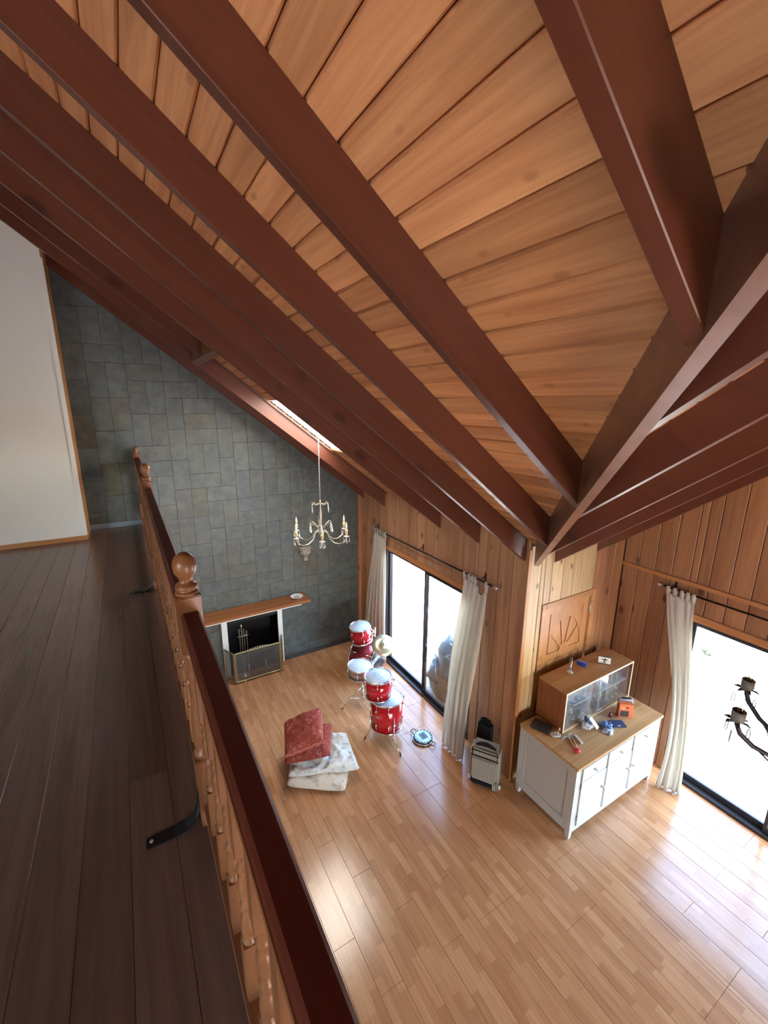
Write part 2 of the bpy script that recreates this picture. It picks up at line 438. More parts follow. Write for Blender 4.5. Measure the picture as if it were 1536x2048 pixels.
# ------------------------------------------------------------------ mesh helpers
ORG = {}
class MB:
    """collects verts and faces in world space; build() links them as ONE mesh object"""
    def __init__(s): s.v = []; s.f = []; s.smooth = []
    def add(s, vs, fs, smooth=False):
        n = len(s.v); s.v += [Vector(v) for v in vs]
        s.f += [tuple(n+i for i in f) for f in fs]; s.smooth += [smooth]*len(fs); return s
    def box(s, a, b, ch=0.0):
        x0, y0, z0 = a; x1, y1, z1 = b
        if x0 > x1: x0, x1 = x1, x0
        if y0 > y1: y0, y1 = y1, y0
        if z0 > z1: z0, z1 = z1, z0
        if not ch:
            vs = [(x0,y0,z0),(x1,y0,z0),(x1,y1,z0),(x0,y1,z0),(x0,y0,z1),(x1,y0,z1),(x1,y1,z1),(x0,y1,z1)]
            return s.add(vs, [(0,3,2,1),(4,5,6,7),(0,1,5,4),(1,2,6,5),(2,3,7,6),(3,0,4,7)])
        bm = bmesh.new()
        vs = [bm.verts.new(p) for p in [(x0,y0,z0),(x1,y0,z0),(x1,y1,z0),(x0,y1,z0),(x0,y0,z1),(x1,y0,z1),(x1,y1,z1),(x0,y1,z1)]]
        for f in [(0,3,2,1),(4,5,6,7),(0,1,5,4),(1,2,6,5),(2,3,7,6),(3,0,4,7)]: bm.faces.new([vs[i] for i in f])
        bmesh.ops.bevel(bm, geom=list(bm.edges), offset=min(ch, 0.45*min(x1-x0, y1-y0, z1-z0)), segments=2, affect='EDGES')
        return s.bm(bm)
    def bm(s, bm, mat=None, smooth=False):
        bm.verts.ensure_lookup_table(); bm.verts.index_update()
        n = len(s.v)
        s.v += [(mat @ v.co if mat else v.co.copy()) for v in bm.verts]
        for f in bm.faces:
            s.f.append(tuple(n+v.index for v in f.verts)); s.smooth.append(smooth)
        bm.free(); return s
    def prism(s, prof, ext0, ext1):
        """closed profile (list of 3-D points for each end)"""
        n = len(prof)
        vs = [Vector(p)+Vector(ext0) for p in prof]+[Vector(p)+Vector(ext1) for p in prof]
        fs = [tuple(range(n))[::-1], tuple(range(n, 2*n))]+[(i, (i+1) % n, n+(i+1) % n, n+i) for i in range(n)]
        return s.add(vs, fs)
    def loft(s, a, b):
        n = len(a)
        fs = [tuple(range(n))[::-1], tuple(range(n, 2*n))]+[(i, (i+1) % n, n+(i+1) % n, n+i) for i in range(n)]
        return s.add(list(a)+list(b), fs)
    def tube(s, pts, r, seg=8, caps=True, radii=None):
        pts = [Vector(p) for p in pts]
        rings = []
        prev = None
        for i, p in enumerate(pts):
            d = (pts[min(i+1, len(pts)-1)]-pts[max(i-1, 0)])
            if d.length < 1e-9: d = Vector((0, 0, 1))
            d.normalize()
            if prev is None:
                a = d.orthogonal().normalized()
            else:
                a = prev-d*prev.dot(d)
                a = a.normalized() if a.length > 1e-6 else d.orthogonal().normalized()
            prev = a; b = d.cross(a)
            rr = radii[i] if radii else r
            rings.append([p+(a*math.cos(t)+b*math.sin(t))*rr for t in [2*math.pi*k/seg for k in range(seg)]])
        vs = [v for rg in rings for v in rg]
        fs = [(i*seg+k, i*seg+(k+1) % seg, (i+1)*seg+(k+1) % seg, (i+1)*seg+k) for i in range(len(pts)-1) for k in range(seg)]
        s.add(vs, fs, True)
        if caps:
            n = len(vs); base = len(s.v)-n
            s.f.append(tuple(base+k for k in range(seg))[::-1]); s.smooth.append(False)
            s.f.append(tuple(base+n-seg+k for k in range(seg))); s.smooth.append(False)
        return s
    def lathe(s, prof, c, seg=20, axis=(0, 0, 1), smooth=True, cap=True):
        """profile of (radius, height) turned about an axis through c"""
        ax = Vector(axis).normalized()
        q = Vector((0, 0, 1)).rotation_difference(ax).to_matrix()
        c = Vector(c); vs = []; fs = []
        for r, h in prof:
            for k in range(seg):
                t = 2*math.pi*k/seg
                vs.append(c+q @ Vector((r*math.cos(t), r*math.sin(t), h)))
        for i in range(len(prof)-1):
            for k in range(seg):
                fs.append((i*seg+k, i*seg+(k+1) % seg, (i+1)*seg+(k+1) % seg, (i+1)*seg+k))
        s.add(vs, fs, smooth)
        if cap:
            base = len(s.v)-len(vs); n = len(prof)
            if prof[0][0] > 1e-5: s.f.append(tuple(base+k for k in range(seg))[::-1]); s.smooth.append(False)
            if prof[-1][0] > 1e-5: s.f.append(tuple(base+(n-1)*seg+k for k in range(seg))); s.smooth.append(False)
        return s
    def ball(s, c, r, seg=12, sq=(1, 1, 1)):
        prof = [(max(1e-6, math.sin(math.pi*i/8)), -math.cos(math.pi*i/8)) for i in range(9)]
        c = Vector(c); vs = []; fs = []
        for pr, h in prof:
            for k in range(seg):
                t = 2*math.pi*k/seg
                vs.append(c+Vector((pr*math.cos(t)*r*sq[0], pr*math.sin(t)*r*sq[1], h*r*sq[2])))
        for i in range(8):
            for k in range(seg):
                fs.append((i*seg+k, i*seg+(k+1) % seg, (i+1)*seg+(k+1) % seg, (i+1)*seg+k))
        return s.add(vs, fs, True)
    def xform(s, mat):
        s.v = [mat @ v for v in s.v]; return s
    def build(s, name, mat, parent=None, loc=None, mods=None):
        o0 = ORG[parent] if parent else (Vector(loc) if loc else Vector((0, 0, 0)))
        me = bpy.data.meshes.new(name)
        me.from_pydata([v-o0 for v in s.v], [], s.f)
        me.polygons.foreach_set('use_smooth', s.smooth)
        me.validate(); me.update()
        me.materials.append(mat)
        o = bpy.data.objects.new(name, me)
        C.objects.link(o)
        if parent: o.parent = parent
        else: o.location = o0
        ORG[o] = o0
        return o

def thing(name, label, cat, loc=(0, 0, 0), group=None):
    o = bpy.data.objects.new(name, None)
    o.empty_display_size = 0.05
    C.objects.link(o); o.location = loc; ORG[o] = Vector(loc)
    o['label'] = label; o['category'] = cat
    if group: o['group'] = group
    return o
def tag(o, label, cat, group=None):
    o['label'] = label; o['category'] = cat
    if group: o['group'] = group
    return o
def struct(o): o['kind'] = 'structure'; return o
def fixnormals(o):
    bm = bmesh.new(); bm.from_mesh(o.data); bmesh.ops.recalc_face_normals(bm, faces=bm.faces); bm.to_mesh(o.data); bm.free(); return o
def nz(p, s=1.0): return noise.noise(Vector(p)*s)
# ================================================================== SETTING
XA, XR, YN, YB, YS, XW = 3.45, 5.17, 2.88, 6.62, -4.3, -4.5
ZL = 2.69                                   # top of the loft floor
XRIDGE, YRIDGE = -2.2, -0.7
def zr(x): return 2.72+SL*(XA-x)             # underside of the main rafters
YV = 2.785                                  # where the valley meets the window wall
def ze(y): return 2.72+SL*(YV-y)           # underside of the cross rafters
DEP = 0.24
def zp(x): return zr(x)+DEP                  # face of the main ceiling planks
def zq(y): return ze(y)+DEP
def valley_y(x): return x-XA+YV            # valley line in plan

# ---- outside ground
g = MB()
g.box((-40, -40, -0.5), (60, 45, -0.10))
ground = struct(g.build('ground', M['ground']))

# ---- floor: slab and laminate boards
f = MB().box((XW, YS, -0.10), (XA+0.02, YB, -0.010)).box((XA+0.02, YS, -0.10), (XR+0.02, YN, -0.010))
floor = struct(f.build('floor', M['dark_gap']))
BW = 0.195
def floor_board(x0, x1, y0, y1):
    if x1-x0 < 0.02 or y1-y0 < 0.03: return
    g = 0.0006; c = 0.0016
    b = MB()
    pa = [(x0+g, y0+g, -0.010), (x1-g, y0+g, -0.010), (x1-g, y1-g, -0.010), (x0+g, y1-g, -0.010)]
    pb = [(x, y, -c) for x, y, z in pa]
    pc = [(x0+g+c, y0+g+c, 0), (x1-g-c, y0+g+c, 0), (x1-g-c, y1-g-c, 0), (x0+g+c, y1-g-c, 0)]
    b.add(pa+pb+pc, [(0, 1, 5, 4), (1, 2, 6, 5), (2, 3, 7, 6), (3, 0, 4, 7), (4, 5, 9, 8), (5, 6, 10, 9), (6, 7, 11, 10), (7, 4, 8, 11), (8, 9, 10, 11)])
    b.build('plank', M['laminate'], floor)
i = 0
x = -0.195
while x < XR:
    x1 = min(x+BW, XR)
    y = -1.9-random.choice((0.0, 0.43, 0.86))
    while y < YB:
        y1 = min(y+1.29, YB)
        ylim = YB if x1 <= XA+0.12 else YN
        if x < XA < x1:
            floor_board(x, min(x1, XA+0.02), y, min(y1, YB))
            if y < YN: floor_board(XA+0.02, x1, y, min(y1, YN))
        elif y < ylim:
            floor_board(x, x1, y, min(y1, ylim))
        y += 1.29
    x += BW
for a, b_ in (((XW, -1.9, -0.010), (-0.195, YB, -0.001)), ((XW, YS, -0.010), (XR, -2.8, -0.001))):
    struct(MB().box(a, b_).build('floor_surround', M['laminate'], floor))

# ---- ceiling: deck, planks, rafters
deck = MB()
def deck_strip(x0, x1, y0a, y0b, y1a, y1b):
    """a sloping slab of roof between two x lines; y limits may run askew"""
    t0, t1 = 0.022, 0.12
    a = [(x0, y0a, zp(x0)+t0), (x1, y0b, zp(x1)+t0), (x1, y1b, zp(x1)+t0), (x0, y1a, zp(x0)+t0)]
    b = [(p[0], p[1], p[2]+t1-t0) for p in a]
    deck.loft(a, b)
def deck_strip_e(y0, y1, x0a, x0b, x1):
    t0, t1 = 0.022, 0.12
    a = [(x0a, y0, zq(y0)+t0), (x1, y0, zq(y0)+t0), (x1, y1, zq(y1)+t0), (x0b, y1, zq(y1)+t0)]
    b = [(p[0], p[1], p[2]+t1-t0) for p in a]
    deck.loft(a, b)
def deck_strip_s(y0, y1, x0a, x0b, x1):
    zz = lambda y: zq(2*YRIDGE-y)
    a = [(x0a, y0, zz(y0)+0.022), (x1, y0, zz(y0)+0.022), (x1, y1, zz(y1)+0.022), (x0b, y1, zz(y1)+0.022)]
    deck.loft(a, [(p[0], p[1], p[2]+0.1) for p in a])
XJ = XA-YV+YRIDGE                          # where the valleys meet the cross ridge
SKX0, SKX1, SKY0, SKY1 = 1.70, 2.56, 4.41, 5.77
deck_strip(XRIDGE, XJ, YS-0.3, YS-0.3, YB+0.3, YB+0.3)
deck_strip(XJ, SKX0, valley_y(XJ), valley_y(SKX0), YB+0.3, YB+0.3)
deck_strip(SKX0, SKX1, valley_y(SKX0), valley_y(SKX1), SKY0, SKY0)
deck_strip(SKX0, SKX1, SKY1, SKY1, YB+0.3, YB+0.3)
deck_strip(SKX1, XA+0.3, valley_y(SKX1), valley_y(XA+0.3), YB+0.3, YB+0.3)
deck_strip(XJ, XA+0.3, YS-0.3, YS-0.3, 2*YRIDGE-valley_y(XJ), 2*YRIDGE-valley_y(XA+0.3))
# west slope
zw = lambda x: zp(2*XRIDGE-x)
a = [(XW-0.4, YS-0.3, zw(XW-0.4)+0.022), (XRIDGE, YS-0.3, zw(XRIDGE)+0.022), (XRIDGE, YB+0.3, zw(XRIDGE)+0.022), (XW-0.4, YB+0.3, zw(XW-0.4)+0.022)]
deck.loft(a, [(p[0], p[1], p[2]+0.1) for p in a])
deck_strip_e(YRIDGE, YN+0.3, XJ, XA-YV+YN+0.3, XR+0.3)
xs_ = lambda y: XA-YV+2*YRIDGE-y           # south valley in plan
deck_strip_s(YS-0.3, YRIDGE, xs_(YS-0.3), XJ, XR+0.3)
ceiling = struct(fixnormals(deck.build('ceiling', M['deck'])))

PW = 0.1086                                  # plank cover width measured in plan
def plank_main(x0, y0f, y1):
    """one tongue-and-groove board along y; y0f gives the start of it for an x"""
    if y1-max(y0f(x0), y0f(x0+PW)) < 0.04: return
    n = Vector((SL, 0, 1)).normalized(); u = Vector((1, 0, -SL)).normalized()
    W = PW*math.hypot(1, SL)
    prof = [(0.0012, 0.02), (0.0012, 0.013), (0.010, 0.013), (0.013, 0.0), (W-0.006, 0.0), (W-0.0012, 0.008), (W-0.0012, 0.02)]
    a = []; b = []
    for s, h in prof:
        base = Vector((x0, 0, zp(x0)))+u*s+n*h
        a.append(Vector((base.x, y0f(base.x), base.z))); b.append(Vector((base.x, y1, base.z)))
    MB().loft(a, b).build('plank', M['plank_main'], ceiling)
def plank_ext(y0, x0f, x1):
    n = Vector((0, SL, 1)).normalized(); u = Vector((0, 1, -SL)).normalized()
    W = PW*math.hypot(1, SL)
    prof = [(0.0012, 0.02), (0.0012, 0.013), (0.010, 0.013), (0.013, 0.0), (W-0.006, 0.0), (W-0.0012, 0.008), (W-0.0012, 0.02)]
    a = []; b = []
    for s, h in prof:
        base = Vector((0, y0, zq(y0)))+u*s+n*h
        a.append(Vector((x0f(base.y), base.y, base.z))); b.append(Vector((x1, base.y, base.z)))
    MB().loft(a, b).build('plank', M['plank_ext'], ceiling)
YTOP = -1.6
X0P = 1.336-PW*33
k = 0
while True:
    x0 = X0P+k*PW; k += 1
    if x0 > XA+0.02: break
    lo = (lambda x: max(YTOP, valley_y(x))) if x0+PW > XJ-0.01 else (lambda x: YTOP)
    cuts = []
    joint = random.choice((0.578, 1.475, 2.215, 2.95, 3.64))
    if SKX0-0.01 < x0+PW/2 < SKX1:
        segs = [(lo, SKY0), ((lambda x: SKY1), YB-0.012)]
    else:
        segs = [(lo, YB-0.012)]
    for a_, b_ in segs:
        if a_(x0) < joint-0.3 and joint+0.3 < b_:
            plank_main(x0, a_, joint-0.0008); plank_main(x0, (lambda x, j=joint: j+0.0008), b_)
        else:
            plank_main(x0, a_, b_)
k = 0
while True:
    y0 = YN-0.01-(k+1)*PW; k += 1
    if y0 < YRIDGE: break
    plank_ext(y0, (lambda y: y+XA-YV), XR-0.012)

RWD = 0.056
def rafter_main(yc, x0, x1, name='rafter', mat='rafter', w=RWD):
    v = []
    for xx in (x0, x1):
        for yy, dz in ((yc-w/2, 0), (yc+w/2, 0), (yc+w/2, DEP), (yc-w/2, DEP)):
            v.append((xx, yy, zr(xx)+dz))
    b = MB().loft(v[:4], v[4:])
    bm = bmesh.new(); vv = [bm.verts.new(p) for p in b.v]
    for fc in b.f: bm.faces.new([vv[i] for i in fc])
    bmesh.ops.recalc_face_normals(bm, faces=bm.faces)
    bmesh.ops.bevel(bm, geom=[e for e in bm.edges if e.calc_length() > 0.3], offset=0.003, segments=1, affect='EDGES')
    return MB().bm(bm).build(name, M[mat], ceiling)
for yc, x1 in ((6.50, 3.448), (5.80, 3.448), (4.38, 3.448), (3.64, 3.448), (2.95, 3.448), (2.215, 2.215+XA-YV-0.03), (1.475, 1.475+XA-YV-0.03), (0.578, 0.578+XA-YV-0.03), (-0.16, -0.16+XA-YV-0.03)):
    rafter_main(yc, XRIDGE, x1)
rafter_main(5.09, XRIDGE, 0.80)              # stops at the header above the skylight
hb = MB().loft([(0.80, 4.408, zr(0.80)), (0.80, 5.772, zr(0.80)), (0.80, 5.772, zr(0.80)+DEP), (0.80, 4.408, zr(0.80)+DEP)],
               [(0.856, 4.408, zr(0.856)), (0.856, 5.772, zr(0.856)), (0.856, 5.772, zr(0.856)+DEP), (0.856, 4.408, zr(0.856)+DEP)])
fixnormals(hb.build('header_beam', M['rail_base'], ceiling))
# batten along the rafter beside the skylight
v = [(xx, yy, zr(xx)+dz) for xx in (0.9, 3.448) for yy, dz in ((5.732, 0.205), (5.772, 0.205), (5.772, 0.239), (5.732, 0.239))]
fixnormals(MB().loft(v[:4], v[4:]).build('batten', M['rafter'], ceiling))
def rafter_ext(xc, y0, y1, w=RWD):
    v = []
    for yy in (y0, y1):
        for xx, dz in ((xc-w/2, 0), (xc+w/2, 0), (xc+w/2, DEP), (xc-w/2, DEP)):
            v.append((xx, yy, ze(yy)+dz))
    fixnormals(MB().loft(v[:4], v[4:]).build('rafter', M['rafter_ext'], ceiling))
for xc, y1 in ((1.55, 1.55-XA+YV-0.03), (2.30, 2.30-XA+YV-0.03), (3.13, 3.13-XA+YV-0.03), (3.88, 2.875), (4.62, 2.875)):
    rafter_ext(xc, YRIDGE, y1)
# valley beam
d2 = Vector((1, 1, 0)).normalized(); p2 = Vector((1, -1, 0)).normalized()
va, vb = Vector((XA-0.004, YV-0.004, 0)), Vector((XJ, YRIDGE, 0))
v = []
for p in (va, vb):
    z0 = zr(p.x)
    for s, dz in ((-0.024, -0.006), (0.024, -0.006), (0.024, 0.27), (-0.024, 0.27)):
        q = p+p2*s; v.append((q.x, q.y, z0+dz))
fixnormals(MB().loft(v[:4], v[4:]).build('valley_beam', M['valley'], ceiling))
# skylight: two ribbed translucent sheets set over the opening
sk = MB()
NR = 22
top = []
for i in range(NR*4+1):
    xx = SKX0-0.03+(SKX1-SKX0+0.06)*i/(NR*4)
    h = 0.03+0.006*math.sin(2*math.pi*i/4)
    top.append((xx, h))
vs = []; fs = []
for i, (xx, h) in enumerate(top):
    vs += [(xx, SKY0-0.05, zp(xx)+h), (xx, SKY1+0.05, zp(xx)+h)]
    if i: fs.append((2*i-2, 2*i, 2*i+1, 2*i-1))
sk.add(vs, fs)
skf = MB()
for yy in (SKY0-0.03, SKY1):
    skf.loft([(SKX0, yy, zp(SKX0)), (SKX0, yy+0.03, zp(SKX0)), (SKX0, yy+0.03, zp(SKX0)+0.022), (SKX0, yy, zp(SKX0)+0.022)],
             [(SKX1, yy, zp(SKX1)), (SKX1, yy+0.03, zp(SKX1)), (SKX1, yy+0.03, zp(SKX1)+0.022), (SKX1, yy, zp(SKX1)+0.022)])
window_3 = struct(fixnormals(skf.build('window_3', M['trim_y'])))
sk.build('translucent_sheet', M['skylight'], window_3)

# ---- boards on walls
def board_prof(w):
    return [(0.0035, 0.0119), (0.0035, 0.004), (0.008, 0.0), (w-0.008, 0.0), (w-0.0035, 0.004), (w-0.0035, 0.0119)]
def board_x(y0, y1, z0, z1f, xf, sgn, mat, par):
    """upright board on a wall facing -x (sgn=-1): room face at x=xf"""
    w = y1-y0
    if w < 0.02: return
    a = []; b = []
    for s, h in board_prof(w):
        a.append((xf-sgn*h, y0+s, z0)); b.append((xf-sgn*h, y0+s, z1f(y0+s)))
    fixnormals(MB().loft(a, b).build('board', M[mat], par))
def board_y(x0, x1, z0, z1, yf, mat, par):
    w = x1-x0
    if w < 0.02: return
    a = []; b = []
    for s, h in board_prof(w):
        a.append((x0+s, yf+h, z0)); b.append((x0+s, yf+h, z1))
    fixnormals(MB().loft(a, b).build('board', M[mat], par))

# wall with the first sliding window (faces -x)
WA0, WA1, WAH = 3.62, 5.76, 2.03
core = MB()
ztop = zp(XA)+0.01
core.box((XA+0.012, YN+0.012, 0), (XA+0.15, WA0, ztop)); core.box((XA+0.012, WA1, 0), (XA+0.15, YB+0.15, ztop)); core.box((XA+0.012, WA0, WAH), (XA+0.15, WA1, ztop))
core.box((XA+0.012, WA0, -0.1), (XA+0.15, WA1, 0.0))
wall_right = struct(core.build('wall_right', M['dark_gap']))
edges = [YN, 3.083, 3.293, 3.487, 3.678, 3.887, 4.084, 4.278, 4.477, 4.677, 4.887, 5.078, 5.2935, 5.483, 5.708, 5.89, 6.073, 6.235, 6.397, 6.52, YB-0.004]
for a_, b_ in zip(edges[:-1], edges[1:]):
    if b_ <= WA0 or a_ >= WA1:
        board_x(a_, b_, 0.0, lambda y: zp(XA)-0.004, XA, -1, 'board_z', wall_right)
    elif a_ < WA0:
        board_x(a_, WA0, 0.0, lambda y: zp(XA)-0.004, XA, -1, 'board_z', wall_right); board_x(WA0, b_, WAH, lambda y: zp(XA)-0.004, XA, -1, 'board_z', wall_right)
    elif b_ > WA1:
        board_x(a_, WA1, WAH, lambda y: zp(XA)-0.004, XA, -1, 'board_z', wall_right); board_x(WA1, b_, 0.0, lambda y: zp(XA)-0.004, XA, -1, 'board_z', wall_right)
    else:
        board_x(a_, b_, WAH, lambda y: zp(XA)-0.004, XA, -1, 'board_z', wall_right)
struct(MB().box((XA-0.012, WA0-0.08, WAH), (XA, WA1+0.10, WAH+0.075), 0.003).build('trim_1', M['trim_y']))
struct(MB().box((XA-0.018, YN-0.018, 0), (XA+0.035, YN-0.0005, zp(XA)-0.10), 0.003).build('trim_2', M['trim_z']))     # corner bead
struct(MB().box((XA-0.075, YB-0.075, 0), (XA-0.001, YB-0.002, zp(XA)-0.11), 0.003).build('trim_3', M['board_z']))      # post in the far corner

def slider(n, xf, y0, y1, h, ymid, wallx):
    """two-panel sliding window in a wall facing -x; frame, two panels with panes"""
    fr = MB()
    t = 0.028; d0, d1 = xf+0.012, xf+0.105
    fr.box((d0-0.02, y0, -0.005), (d1, y1, 0.035)); fr.box((d0, y0, h-t), (d1, y1, h)); fr.box((d0, y0, 0.035), (d1, y0+t, h-t)); fr.box((d0, y1-t, 0.035), (d1, y1, h-t))
    w_ = struct(fr.build('window_%d' % n, M['frame_dark']))
    for i, (a_, b_, dx) in enumerate(((y0+t, ymid+0.020, 0.030), (ymid-0.020, y1-t, 0.062))):
        s = MB(); sx0, sx1 = xf+dx, xf+dx+0.026; q = 0.032
        s.box((sx0, a_, 0.035), (sx1, a_+q, h-t)); s.box((sx0, b_-q, 0.035), (sx1, b_, h-t))
        s.box((sx0, a_+q, 0.035), (sx1, b_-q, 0.035+0.07)); s.box((sx0, a_+q, h-t-0.045), (sx1, b_-q, h-t))
        s.build('sash', M['frame_dark'], w_)
        MB().box((sx0+0.011, a_+q-0.004, 0.10), (sx0+0.015, b_-q+0.004, h-t-0.04)).build('pane', M['glass_pane'], w_)
    return w_
slider(1, XA, WA0, WA1, WAH, 4.69, 0)

# alcove wall (faces -y) with a panelled door
DX0, DX1, DH = 3.80, 4.60, 2.10
core = MB()
core.box((XA+0.15, YN+0.012, 0), (DX0-0.05, YN+0.14, ztop)); core.box((DX1+0.05, YN+0.012, 0), (XR+0.15, YN+0.14, ztop)); core.box((DX0-0.05, YN+0.012, DH+0.04), (DX1+0.05, YN+0.14, ztop))
wall_alcove = struct(core.build('wall_alcove', M['dark_gap']))
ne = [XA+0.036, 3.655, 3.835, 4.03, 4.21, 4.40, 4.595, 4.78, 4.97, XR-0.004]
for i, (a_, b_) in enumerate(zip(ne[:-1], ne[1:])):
    m_ = 'board_pale_lit' if i < 6 else 'board_red'  # window light painted into the pine: lit tone on left boards, shaded tone right
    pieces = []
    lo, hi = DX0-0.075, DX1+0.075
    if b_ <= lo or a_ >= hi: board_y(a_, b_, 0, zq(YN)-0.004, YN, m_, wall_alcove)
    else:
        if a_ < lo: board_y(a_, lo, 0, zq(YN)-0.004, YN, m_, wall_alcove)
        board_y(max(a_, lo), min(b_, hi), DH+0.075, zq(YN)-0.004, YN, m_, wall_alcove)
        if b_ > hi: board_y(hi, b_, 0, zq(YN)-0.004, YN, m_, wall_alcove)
# door
df = MB()
df.box((DX0-0.075, YN-0.012, 0), (DX0, YN+0.10, DH+0.075), 0.003); df.box((DX1, YN-0.012, 0), (DX1+0.075, YN+0.10, DH+0.075), 0.003); df.box((DX0, YN-0.012, DH), (DX1, YN+0.10, DH+0.075), 0.003)
door = struct(df.build('door_1', M['trim_x']))
yl = YN+0.012
leaf = MB().box((DX0+0.004, yl+0.010, 0.008), (DX1-0.012, yl+0.042, DH-0.004))
# stiles, rails and the carved half sunburst stand proud of the leaf
st = 0.10
leaf.box((DX0+0.004, yl, 0.008), (DX0+0.004+st, yl+0.012, DH-0.004), 0.002); leaf.box((DX1-0.012-st, yl, 0.008), (DX1-0.012, yl+0.012, DH-0.004), 0.002)
leaf.box((DX0+st, yl, DH-0.09), (DX1-st, yl+0.012, DH-0.004), 0.002); leaf.box((DX0+st, yl, 1.42), (DX1-st, yl+0.012, 1.50), 0.002); leaf.box((DX0+st, yl, 0.008), (DX1-st, yl+0.012, 0.2), 0.002)
leaf_o = leaf.build('door_leaf', M['trim_z'], door)
cx_, cz_ = (DX0+DX1)/2, 1.50
sb = MB()
rin, rout = 0.085, 0.285
# spandrel above the arch
N_ = 18
arc = [(cx_+rout*math.cos(math.pi*i/N_), cz_+rout*1.45*math.sin(math.pi*i/N_)) for i in range(N_+1)]
for i in range(N_):
    (xa, za), (xb, zb) = arc[i], arc[i+1]
    sb.loft([(xa, yl+0.001, za), (xb, yl+0.001, zb), (xb, yl+0.001, DH-0.085), (xa, yl+0.001, DH-0.085)],
            [(xa, yl+0.012, za), (xb, yl+0.012, zb), (xb, yl+0.012, DH-0.085), (xa, yl+0.012, DH-0.085)])
hub = [(cx_+rin*math.cos(math.pi*i/10), cz_+rin*math.sin(math.pi*i/10)) for i in range(11)]
sb.loft([(p[0], yl-0.002, p[1]) for p in hub], [(p[0], yl+0.012, p[1]) for p in hub])
for i in range(1, 5):
    t = math.pi*i/5
    c_, s_ = math.cos(t), math.sin(t)
    p0 = Vector((cx_+rin*0.8*c_, 0, cz_+rin*0.8*s_)); p1 = Vector((cx_+rout*1.02*c_, 0, cz_+rout*1.47*s_))
    d_ = (p1-p0).normalized(); q_ = Vector((-d_.z, 0, d_.x))*0.014
    sb.loft([(p.x, yl-0.001, p.z) for p in (p0-q_, p0+q_, p1+q_, p1-q_)], [(p.x, yl+0.012, p.z) for p in (p0-q_, p0+q_, p1+q_, p1-q_)])
fixnormals(sb.build('carved_sunburst', M['trim_z'], leaf_o))
pl = MB()
for k_ in range(4):
    xa = DX0+st+0.02+k_*0.145
    pl.box((xa, yl+0.004, 0.22), (xa+0.12, yl+0.011, 1.40), 0.003)
pl.build('raised_panel', M['trim_z'], leaf_o)
for hz in (1.88, 1.2, 0.25):
    MB().lathe([(0.009, 0), (0.009, 0.10)], (DX1-0.006, YN-0.010, hz), 10).build('hinge', M['brass_pale'], door)

# wall beyond the alcove (faces -x) with the second sliding window; top follows the gable
WR0, WR1, WRH = -0.12, 2.06, 2.00
def gz(y): return (zq(y) if y > YRIDGE else zq(2*YRIDGE-y))
core = MB()
def gcore(y0, y1, z0):
    a = [(XR+0.012, y0, z0), (XR+0.15, y0, z0), (XR+0.15, y0, gz(y0)+0.01), (XR+0.012, y0, gz(y0)+0.01)]
    b = [(XR+0.012, y1, z0), (XR+0.15, y1, z0), (XR+0.15, y1, gz(y1)+0.01), (XR+0.012, y1, gz(y1)+0.01)]
    core.loft(a, b)
gcore(WR1, YN+0.14, 0); gcore(WR0, WR1, WRH); gcore(YRIDGE, WR0, 0); gcore(YS, YRIDGE, 0)
core.box((XR+0.012, WR0, -0.1), (XR+0.15, WR1, 0))
wall_bay = struct(fixnormals(core.build('wall_front_right', M['dark_gap'])))
y = YN-0.004
k = 0
while y > -1.8:
    y0 = y-0.186
    top = lambda yy: gz(yy)-0.004
    if y0 >= WR1 or y <= WR0: board_x(y0, y, 0, top, XR, -1, 'board_red', wall_bay)
    else:
        a_, b_ = y0, y
        if b_ > WR1: board_x(WR1, b_, 0, top, XR, -1, 'board_red', wall_bay); b_ = WR1
        if a_ < WR0: board_x(a_, WR0, 0, top, XR, -1, 'board_red', wall_bay); a_ = WR0
        board_x(a_, b_, WRH, top, XR, -1, 'board_red', wall_bay)
    y = y0
struct(MB().box((XR-0.02, -1.8, 2.385), (XR, YN-0.004, 2.43), 0.004).build('trim_4', M['trim_y']))
struct(MB().box((XR-0.014, WR0-0.08, WRH), (XR, WR1+0.08, WRH+0.085), 0.003).build('trim_5', M['trim_y']))
slider(2, XR, WR0, WR1, WRH, 1.06, 0)

# walls that close the house off behind the camera
sw = MB()
sw.box((XW-0.15, YS-0.15, 0), (0.6, YS, 2.6)); sw.box((0.6, YS-0.15, 2.15), (2.9, YS, 2.6)); sw.box((2.9, YS-0.15, 0), (XR+0.15, YS, 2.6)); sw.box((1.70, YS-0.15, 0), (1.80, YS, 2.15))  # unseen door openings, added to let fill daylight into the room
zs_ = lambda x: (zp(x) if x > XRIDGE else zw(x))+0.02
def gable(x0, x1, z0, z1=None):
    f0 = zs_(x0) if z1 is None else z1; f1 = zs_(x1) if z1 is None else z1
    q_ = [(x0, YS, z0), (x1, YS, z0), (x1, YS, f1), (x0, YS, f0)]
    sw.loft(q_, [(p_[0], p_[1]-0.15, p_[2]) for p_ in q_])
LWX0, LWX1, LWZ0, LWZ1 = 0.3, 2.0, 2.75, 3.75
gable(XW-0.15, XRIDGE, 2.6); gable(XRIDGE, LWX0, 2.6); gable(LWX0, LWX1, 2.6); gable(LWX1, XA+0.15, 2.6)
sw.box((XA+0.15, YS-0.15, 2.6), (XR+0.15, YS, 2.98))
wall_front = struct(fixnormals(sw.build('wall_front', M['board_red'])))
WWY0, WWY1, WWZ0, WWZ1 = -3.9, -0.5, 3.0, 4.5  # unseen west loft opening, added so daylight brightens the ceiling
